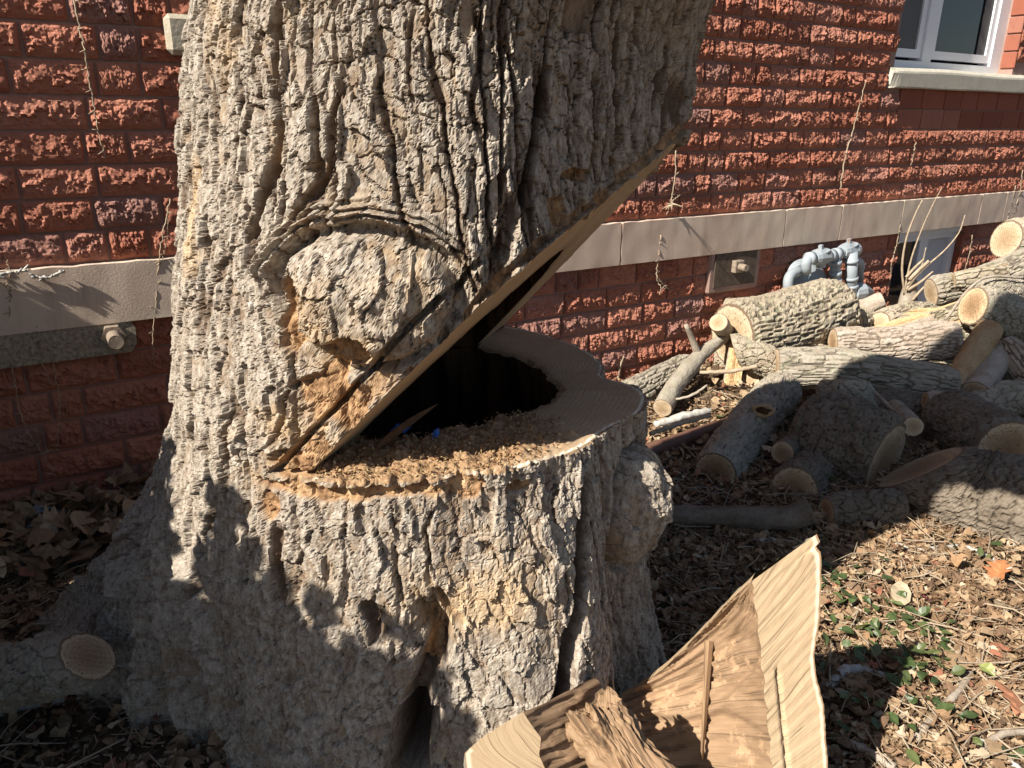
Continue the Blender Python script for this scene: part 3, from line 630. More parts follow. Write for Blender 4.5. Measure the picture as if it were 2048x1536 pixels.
def bark(phi, z):
    """displacement and colour attributes of the trunk surface"""
    u = (phi * RU).astype(np.float32); v = z.astype(np.float32)
    # burl coordinates
    bu, bv = (u - BURL[0]) / .150, (v - BURL[1]) / .118; bu = bu - .25 * bv * 0; bd = np.sqrt(bu * bu + bv * bv) + .09 * fbm(u * 7, v * 7, 61, 4)
    b2u, b2v = (u - BURL2[0]) / .105, (v - BURL2[1]) / .155; b2 = np.sqrt(b2u * b2u + b2v * b2v) + .10 * fbm(u * 9, v * 9, 62, 3)
    inb = sstep(1.05, .85, bd); inb2 = sstep(1.05, .85, b2)
    # bark flows around the burl
    wr = .022 * fbm(u * 5, v * 2.6, 31, 4); wv = .03 * fbm(u * 6 + 9, v * 5, 32, 4)
    flow = .045 * np.sign(bu) * np.exp(-np.abs(bd - 1.1) / .5) * np.exp(-(bv / 1.3) ** 2) * (bd > .95)
    lean = 0.16 * (v - .8) * sstep(-.1, .25, u)
    lf = sstep(.62, .30, v)       # lower stump: finer, rounder scales
    uu = u + wr - flow * .3 + lean; vv = v + wv
    rag = .005 * fbm(u * 36, v * 24, 33, 5, gain=.62); rgv = .009 * fbm(u * 32 + 5, v * 24, 34, 5, gain=.62)
    mid = (1 - .80 * np.maximum(np.maximum(inb, inb2), lf * .30)) * (1 - .42 * sstep(.84, .76, v))
    na = perlin((uu + rag * .9) * 10.5, vv * 1.35 + 3, 41); fa = sstep(.012, .115, np.abs(na))            # long furrows
    nb2 = perlin((uu + rag * .8) * 21 + 5, (vv + rgv) * 3.0, 42); fb = sstep(.012, .12, np.abs(nb2))          # shorter furrows
    nc_ = perlin((uu + rag) * 10, (vv + rgv * .8) * 15, 44); fc = sstep(.010, .055, np.abs(nc_))             # cracks across
    g1, g2, rig, gx, gy = voronoi((uu + rag) / .026, (vv + rgv) / .062, 43); eg = g2 - g1; fg = sstep(.015, .08, eg)
    k1, k2, rik, kx, ky = voronoi((u + rag * .9) / .0105, (v + rgv * .9) / .017, 45); ek = k2 - k1; fk = sstep(.02, .12, ek)
    fib = perlin((uu + rag * .6) * 95, vv * 13, 46) + .6 * perlin((uu + rag * .6) * 190, vv * 24, 47)
    big = sstep(.25, .40, rig)
    fm = .35 + .65 * sstep(-.25, .35, perlin(u * 3.2 + 2, v * 1.7, 48)); fm2 = .4 + .6 * sstep(-.3, .3, perlin(u * 4 + 7, v * 3, 49)); fa = 1 - (1 - fa) * fm; fb = 1 - (1 - fb) * fm2
    fl_a = 1 + .15 * np.maximum(inb, inb2)
    h = mid * (.017 * fa + .0075 * fb + .0065 * fc + .004 * np.tanh(na * 5)) + fl_a * (.0120 * rig * rig + .0052 * fg - .0018 * gy * big + .003 * np.abs(gx) * big + (.0036 * rik + .0020 * fk) * (.4 + .6 * big)) + .0009 * fib
    rough = fbm(u * 60, v * 45, 51, 4, gain=.6); h = h + .0009 * rough + .010 * fbm(u * 5, v * 2.2, 52, 3) - .031 + .009 * (1 - mid) + np.maximum(inb, .5 * inb2) * .011 * fbm(u * 13, v * 13, 57, 3)
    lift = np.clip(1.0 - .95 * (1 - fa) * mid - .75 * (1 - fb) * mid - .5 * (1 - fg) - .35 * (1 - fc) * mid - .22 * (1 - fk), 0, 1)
    plate = np.clip(.50 * rig + .38 * rik + .10 + .18 * fbm(u * 5, v * 3, 55, 4), 0, 1)
    # burls
    h = h + .076 * np.sqrt(np.clip(1 - np.minimum(bd, 1) ** 2, 0, 1)) * sstep(1.02, .9, bd) - .024 * np.exp(-((bd - 1.06) / .07) ** 2)
    up = sstep(-.1, .5, bv) * np.exp(-((bd - 1.28) / .16) ** 2)
    h = h + up * (.016 + .010 * np.sin(bd * 60 + 3 * fbm(u * 14, v * 14, 63, 2)))
    h = h + .086 * np.sqrt(np.clip(1 - np.minimum(b2, 1) ** 2, 0, 1)) - .030 * np.exp(-((b2 - 1.05) / .08) ** 2)
    # root ridges on the left flare
    rl = sstep(.66, .30, v) * sstep(-.38, -.62, u); rw = u * 8.5 + .9 * fbm(u * 2.2, v * 2.2, 71, 3) + v * 1.6; rr_ = 1 - 2 * np.abs(rw - np.floor(rw) - .5); h = h + rl * (.085 * (1 - rr_) ** 1.6 - .025)
    # long fissures
    for pts, w, d in FISS:
        dd, par = seg_dist(u + .006 * fbm(u * 30, v * 14, 81, 2), v, pts); taper = np.sqrt(np.clip(np.minimum(par, 1 - par) * 6, 0, 1)); h = h - d * taper * sstep(w, w * .25, dd); lift = lift * (1 - .8 * taper * sstep(w, w * .5, dd))
    # bare patches where the bark is gone
    bare = np.zeros_like(u); nb = .55 * fbm(u * 16, v * 16, 91, 4)
    for c_, s_ in BARE:
        q = np.sqrt(((u - c_[0]) / s_[0]) ** 2 + ((v - c_[1]) / s_[1]) ** 2); bare = np.maximum(bare, sstep(1.12, .88, q + nb))
    warm = np.zeros_like(u)
    for c_, s_ in WARM:
        q = np.sqrt(((u - c_[0]) / s_[0]) ** 2 + ((v - c_[1]) / s_[1]) ** 2); warm = np.maximum(warm, sstep(1.3, .3, q + nb * .8))
    return u, v, h, lift, plate, bare, warm, rough

def trunk_point(phi, z, r0):
    u, v, h, lift, plate, bare, warm, rough = bark(phi, z)
    # strip of torn bark above the slanted cut, and the second saw kerf beside it
    dist = (z - z_slant(phi, r0 + h)) * (1 / math.sqrt(1 + SLOPE ** 2))
    above = (dist > -.002) & (z > ZS - .004)
    ink = above & (phi < math.radians(8)) & (phi > math.radians(-60))
    strip = sstep(.046, .040, dist + .004 * fbm(u * 20, v * 20, 93, 2)) * ink * sstep(.30, .15, (u + .33)) ; bare = np.maximum(bare, strip * sstep(-.25, .2, fbm(u * 14, v * 14, 94, 3) + .15))
    thin = sstep(.020, .012, dist + .006 * fbm(u * 18, v * 18, 95, 2)) * above * (phi > math.radians(2)); bare = np.maximum(bare, thin * .9)
    h = h * (1 - .55 * bare) - .012 * bare + bare * .008 * fbm(u * 26, v * 26, 96, 3)
    kz = sstep(.0075, .0035, np.abs(dist - .050)) * ink * sstep(math.radians(8), math.radians(2), phi); h = h - .040 * kz
    hs = sstep(.006, .002, np.abs(z - ZS - .004 - .004 * perlin(u * 20, u * 0, 97))) * sstep(-.335, -.325, u) * sstep(-.245, -.255, u); h = h - .03 * hs
    fl = sstep(1.06, .97, np.maximum(np.abs(u - FLATP[0]) / .048, np.abs(v - FLATP[1] - .02) / .055)); h = h * (1 - fl) + fl * -.008; plate = plate * (1 - fl) + .25 * fl
    return r0 + h, lift, plate, np.clip(bare, 0, 1), warm

n_lo, n_hi, n_top = 330, 420, 40
zb = -.06
phg = PHI[None, :]
zlo = np.linspace(zb, ZS, n_lo)[:, None] + 0 * phg
Rlo = R_base(phg + 0 * zlo, zlo); rlo, *alo = trunk_point(phg + 0 * zlo, zlo, Rlo)
zc = np.full(NPH, ZS)
for _ in range(8): zc = np.maximum(ZS, z_slant(PHI, R_base(PHI, zc)))
cut_out = zc > ZS + 1e-6
tt = np.linspace(0, 1, n_hi)[:, None]; zhi = zc[None, :] * (1 - tt) + 1.80 * tt
tz = 1.80 + (5.6 - 1.80) * np.linspace(0, 1, n_top + 1)[1:, None] ** 1.3 + 0 * phg
zup = np.concatenate([zhi, tz]); rup, *aup = trunk_point(phg + 0 * zup, zup, R_base(phg + 0 * zup, zup))
for k in range(8):   # keep the sawn edge in the plane of the cut
    zup[k] = np.where(cut_out, zup[k] + (z_slant(PHI, rup[0]) - zc) * (1 - k / 8), zup[k])
def lean(z): return .30 * np.clip(z - 1.58, 0, 1.6) ** 1.1
LX, LY = math.cos(math.radians(43)) * e_tc + math.sin(math.radians(43)) * e_rt
def stackv(ph, r, z):
    x, y = tree_xy(ph + 0 * z, r); x = x + LX * lean(z); y = y + LY * lean(z); return np.stack([x, y, z + 0 * r], -1).reshape(-1, 3)
Vlo = stackv(phg, rlo, zlo); Vup = stackv(phg, rup, zup)
nl = n_lo * NPH
qlo = grid_quads(NPH, n_lo, True); qup = grid_quads(NPH, len(zup), True) + nl
remap = np.arange(nl + len(Vup)); col_idx = np.arange(NPH); remap[nl + col_idx[~cut_out]] = (n_lo - 1) * NPH + col_idx[~cut_out]; qup = remap[qup]
att = {}
for nme, a_, b_ in zip(("lift", "plate", "bare", "warm"), alo, aup): att[nme] = np.concatenate([a_.ravel(), b_.ravel()])
BASE = np.array([TC[0], TC[1], 0.0])
tree = empty("tree", BASE, "huge old tree with scaly bark, a wedge sawn out of its hollow trunk", "tree")
topc = np.concatenate([Vlo, Vup, [[TC[0] + LX * lean(5.6), TC[1] + LY * lean(5.6), 5.6]]]) - BASE; nt = len(topc) - 1
lastr = nl + (len(zup) - 1) * NPH + col_idx; ttop = np.stack([lastr, np.roll(lastr, -1), np.full(NPH, nt)], -1)
for k in att: att[k] = np.concatenate([att[k], [0.5]])
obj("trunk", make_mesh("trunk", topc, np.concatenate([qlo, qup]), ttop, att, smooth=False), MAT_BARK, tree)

# heavy unseen limb above the frame, added to widen the trunk's shadow
shade_limb = MB(); S = spline(np.array([(*tree_xy(math.radians(43), .15), 1.98, .25), (*tree_xy(math.radians(43), .5), 2.0, .27), (*tree_xy(math.radians(44), .82), 2.08, .25), (*tree_xy(math.radians(48), 1.1), 2.5, .2), (*tree_xy(math.radians(50), 1.3), 3.3, .16)]), 50)
shade_limb.tube(S[:, :3], S[:, 3] * (1 + .05 * np.sin(np.arange(50) * 1.9)), 60); n_ = shade_limb.n
shade_limb.build("limb", MAT_BARK, tree, rel=True, smooth=True, attrs=dict(lift=np.ones(n_), plate=RNG.random(n_), bare=np.zeros(n_), warm=np.zeros(n_)))
# hollow outline (same centre)
HP = [(735, 880), (870, 868), (1000, 832), (1100, 800), (1118, 778), (1095, 752), (1040, 718), (985, 702)]
hl = sorted([to_phi(at_z(x, y, ZS)) for x, y in HP])
hphi = np.degrees([h[0] for h in hl]); hr = np.array([h[1] for h in hl])
def H_base(phi):
    d = np.degrees(phi); ph = np.concatenate([[-180, -150, -110, -75, -50], hphi, [180]]); rr_ = np.concatenate([[.30, .30, .30, .34, .38], hr, [.30]])
    o_ = np.argsort(ph); return np.interp(d, ph[o_], rr_[o_])
HB = H_base(PHI); HB = np.convolve(np.concatenate([HB[-6:], HB, HB[:6]]), np.ones(13) / 13, 'valid')
HB = np.clip(HB + .012 * fbm(PHI * 6, PHI * 0 + .3, 111, 3), .08, None)
cs = np.cos(PHI - PHN); rh = np.where(cs * np.sign(D0) > 1e-4, D0 / np.where(np.abs(cs) < 1e-4, 1e-4, cs), 9.0)   # radius at which a column meets the hinge line
# stump side cut: r from hollow to outer, where r*cos > D0
if D0 < 0: r_lim = np.where(cs < -1e-3, D0 / np.minimum(cs, -1e-3), 9.0); r_min = np.zeros(NPH)
else: r_lim = np.full(NPH, 9.0); r_min = np.where(cs > 1e-3, D0 / np.maximum(cs, 1e-3), 9.0)
rout_lo = np.minimum(np.where(cut_out, rlo[-1], 9), r_lim); rin = np.maximum(HB, r_min)
okc = rin < rout_lo - .004
def cap_mesh(rin_, rout_, zfun, nr, flip, dustf):
    s_ = np.linspace(0, 1, nr)[:, None]; r = rin_[None] * (1 - s_) + rout_[None] * s_
    x, y = tree_xy(phg + 0 * r, r); z = zfun(phg + 0 * r, r); Vc = np.stack([x, y, z], -1)
    q = grid_quads(NPH, nr, True).reshape(nr - 1, NPH, 4); good = okc & np.roll(okc, -1); q = q[:, good].reshape(-1, 4)
    if flip: q = q[:, ::-1]
    Rfull = np.where(cut_out, R_base(PHI, np.where(cut_out, zc if flip else ZS, ZS)) + .004, HB + .3)[None]; rad = np.clip((r - HB[None]) / (Rfull - HB[None]), 0, 1)
    return Vc.reshape(-1, 3), q, rad, x, y
nrc = 64
DU = [at_z(860, 905, ZS), at_z(760, 930, ZS), at_z(960, 895, ZS), at_z(1010, 870, ZS)]
def dustf(x, y):
    d = np.zeros_like(x)
    for c_, s_ in zip(DU, (.16, .15, .15, .12)): d = np.maximum(d, sstep(s_ * 1.25, s_ * .55, np.hypot(x - c_[0], y - c_[1]) + .05 * fbm(x * 12, y * 12, 121, 3)))
    return d
def zst(ph, r):
    x, y = tree_xy(ph, r); d = dustf(x, y); inner = sstep(.0, .018, r - HB[None])
    z = ZS + .0015 * perlin(x * 3, y * 30, 122) + d * (.004 + .014 * np.abs(fbm(x * 16, y * 16, 123, 4)) + .006 * fbm(x * 60, y * 60, 124, 2)) - .012 * (1 - inner) * (.5 + .5 * fbm(x * 15, y * 15, 125, 2))
    # lip sawn a little lower at the front
    return z
Vc, q, rad, x, y = cap_mesh(rin, rout_lo, zst, nrc, False, True)
ed = sstep(.985, .995, rad); Vc = Vc.reshape(nrc, NPH, 3); Vc[-1, :, 2] = np.where(cut_out, ZS, Vc[-1, :, 2]); Vc = Vc.reshape(-1, 3)
saw = ((x * hp[0] + y * hp[1]) * 520 + 4 * perlin(x * 6, y * 6, 126)).ravel()
obj("stump_cut_face", make_mesh("stump_cut_face", Vc - BASE, q, None, dict(rad=rad.ravel(), dust=dustf(x, y).ravel(), saw=saw)), MAT_STUMP, tree)
rout_up = np.minimum(np.where(cut_out, rup[0], 9), r_lim)
Vc, q, rad, x, y = cap_mesh(rin, rout_up, lambda ph, r: z_slant(ph, r) + .0012 * perlin(r * 90, ph * 2, 127), nrc, True, False)
saw = ((x * hd[0] + y * hd[1]) * 420 + 5 * perlin(x * 6, y * 6, 128)).ravel()
obj("notch_cut_face", make_mesh("notch_cut_face", Vc - BASE, q, None, dict(rad=rad.ravel(), dust=np.zeros(rad.size), saw=saw)), MAT_FACE, tree)
# hollow walls below and above the cut, plus floor
def hol(z): return HB[None] + .025 * fbm(phg * 5 + 0 * z, z * 2.5, 131, 4) * sstep(0, .06, np.abs(z - ZS)) + .01 * perlin(phg * 28 + 0 * z, z * 3, 132)
zl = np.linspace(ZS - .5, ZS, 40)[:, None] + 0 * phg; rl_ = hol(zl); rl_[-1] = HB
V1 = stackv(phg, rl_, zl); V1[-NPH:, 2] = zst(phg, HB[None])[0]
zhc = np.where(HB < r_lim, np.maximum(ZS, z_slant(PHI, HB)), ZS); s_ = np.linspace(0, 1, 60)[:, None]; zu = zhc[None] * (1 - s_) + (ZS + 1.5) * s_; ru = hol(zu); ru[0] = HB
V2 = stackv(phg, ru, zu); cen = np.array([[TC[0], TC[1], ZS - .52], [TC[0], TC[1], ZS + 1.6]])
q1 = grid_quads(NPH, 40, True)[:, ::-1]; q2 = grid_quads(NPH, 60, True)[:, ::-1] + len(V1); cutin = zhc > ZS + 1e-6
Vh = np.concatenate([V1, V2, cen]); nf = len(V1) + len(V2); lp = col_idx; tf = np.stack([lp, np.roll(lp, -1), np.full(NPH, nf)], -1); lt = len(V1) + 59 * NPH + col_idx; tu = np.stack([lt, np.roll(lt, -1), np.full(NPH, nf + 1)], -1)
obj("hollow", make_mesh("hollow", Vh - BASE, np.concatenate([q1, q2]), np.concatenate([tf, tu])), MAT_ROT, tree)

# ------------------------------------------------------------------ log builder
def make_log(name, label, pts, bark_m, end_m, seed, style='ridge', cat="log", group=None, split=None, nth=110, nl_=80, amp=1.0, lump=0.05, ends=(True, True), tilt0=0.0, tilt1=0.0):
    """pts: rows of (x, y, z, radius) in metres"""
    P = np.asarray(pts, float); S = spline(P, nl_); C3 = S[:, :3]; rad = np.abs(S[:, 3])
    T = np.gradient(C3, axis=0); T /= np.linalg.norm(T, axis=1)[:, None]
    L = np.concatenate([[0], np.cumsum(np.linalg.norm(np.diff(C3, axis=0), axis=1))])
    up = np.array([0, 0, 1.0]) if abs(T[0][2]) < .9 else np.array([0, 1.0, 0])
    E1 = []; E2 = []
    for i in range(nl_):
        e1 = np.cross(T[i], up); e1 /= np.linalg.norm(e1); e2 = np.cross(e1, T[i]); up = e2; E1.append(e1); E2.append(e2)
    E1 = np.array(E1); E2 = np.array(E2)
    th = np.arange(nth) * 2 * np.pi / nth; TH, LL = np.meshgrid(th, L); RR = rad[:, None] + 0 * TH; rm = rad.mean()
    circ = 2 * np.pi * rm; U1 = TH / (2 * np.pi)
    def per(sz): return max(3, int(round(circ / sz)))
    # overall lumps
    k = 3; h = lump * rm * fbm(U1 * k, LL / (rm * 4), seed, 3, k) * 1.6
    lift = np.ones_like(TH); plate = np.zeros_like(TH)
    if style == 'ridge':
        n = per(.022); w_ = U1 * n + .7 * perlin(U1 * 4, LL * 5, seed + 1, 4)
        f1, f2, rid, ox, oy = voronoi(w_, LL / .13 + .5 * perlin(U1 * 6, LL * 20, seed + 2, 6), seed + 3, n)
        h = h + amp * (.0105 * sstep(0.02, .28, f2 - f1) + .005 * rid + .002 * fbm(U1 * n, LL * 50, seed + 4, 3, n)); lift = sstep(0, .4, f2 - f1); plate = rid
    elif style == 'scaly':
        n = per(.030); f1, f2, rid, ox, oy = voronoi(U1 * n + .3 * perlin(U1 * 6, LL * 20, seed + 2, 6), LL / .05, seed + 3, n)
        n2 = per(.011); g1, g2, rig, gx, gy = voronoi(U1 * n2, LL / .018, seed + 7, n2)
        h = h + amp * (.007 * sstep(0.02, .2, f2 - f1) + .009 * rid + .004 * rig + .003 * sstep(0.02, .2, g2 - g1)); lift = sstep(0, .3, f2 - f1) * .6 + .4 * sstep(0, .3, g2 - g1); plate = .6 * rid + .4 * rig
    else:
        n = per(.025); h = h + amp * (.0018 * fbm(U1 * n, LL * 14, seed + 3, 4, n)); plate = np.clip(.5 + fbm(U1 * 5, LL * 8, seed + 5, 3, 5), 0, 1)
    h = h * (.3 + .7 * sstep(0, .035, np.minimum(LL, L[-1] - LL))); R_ = RR + h; sp_att = np.zeros_like(TH)
    if split is not None:
        for (ang, frac) in split:
            a_ = np.radians(ang) + .15 * perlin(LL * 5, LL * 0 + .2, seed + 8); cc = np.cos(TH - a_); lim = frac * RR * (1 + .10 * fbm(LL * 4, TH * 0 + .5, seed + 9, 2)) / np.maximum(cc, .05)
            on = (cc > .05) & (lim < R_); fb = .006 * fbm(TH * 14 / 1.0, LL * 4, seed + 12, 4); R_ = np.where(on, np.maximum(lim + fb, .02 * RR), R_); sp_att = np.where(on, 1.0, sp_att)
    # slanted ends
    off = np.zeros_like(TH); ca = np.cos(TH) * R_
    wgt0 = np.clip(1 - LL / (L[-1] * .5), 0, 1); wgt1 = np.clip(1 - (L[-1] - LL) / (L[-1] * .5), 0, 1)
    off = np.sin(TH) * R_ * (math.tan(math.radians(tilt0)) * wgt0 + math.tan(math.radians(tilt1)) * wgt1)
    V = C3[:, None, :] + R_[..., None] * (np.cos(TH)[..., None] * E1[:, None] + np.sin(TH)[..., None] * E2[:, None]) + off[..., None] * T[:, None]
    base = np.array([C3[:, 0].mean(), C3[:, 1].mean(), V[..., 2].min()])
    root = empty(name, base, label, cat, group)
    obj("bark", make_mesh("bark", V.reshape(-1, 3) - base, grid_quads(nth, nl_, True), None, dict(lift=lift.ravel(), plate=plate.ravel(), split=sp_att.ravel()), smooth=False), bark_m, root)
    for end, on in ((0, ends[0]), (nl_ - 1, ends[1])):
        if not on: continue
        c = C3[end]; rim = V[end]; nr = 14; s = np.linspace(0.0, 1, nr)[:, None, None]
        pith = c + (rim.mean(0) - c) + .12 * rad[end] * (E1[end] * math.sin(seed) + E2[end] * math.cos(seed * 2))
        F_ = pith * (1 - s) + rim[None] * s; rr2 = np.broadcast_to(np.linspace(0, 1, nr)[:, None], (nr, nth))
        nrm = T[end] * (1 if end else -1); F_ = F_ + nrm * (.0025 + .0015 * perlin(F_ @ E1[end] * 40, F_ @ E2[end] * 40, seed)[..., None]) * (s < .99)
        q = grid_quads(nth, nr, True); q = q if end == 0 else q[:, ::-1]
        saw = (F_ @ (E1[end] * .8 + E2[end] * .6)) * 500
        obj("cut_face", make_mesh("cut_face", F_.reshape(-1, 3) - base, q[:, ::-1], None, dict(rad=rr2.ravel(), saw=saw.ravel(), ang=np.broadcast_to(1.2 * np.abs(np.pi - th), (nr, nth)).ravel())), end_m, root)
    return root
def pl4(*pts):
    """(px, py, Y, radius) -> metres"""
    return [(*at_y(x, y, Y), r) for x, y, Y, r in pts]
TAN, GREY, DARK, PEEL, WEA = MAT_LOG_TAN, MAT_LOG_GREY, MAT_LOG_DARK, MAT_LOG_PEEL, MAT_LOG_WEATH
PALE, BRN, TNE = MAT_END_PALE, MAT_END_BROWN, MAT_END_TAN
LG = "sawn logs in the heap beside the tree"
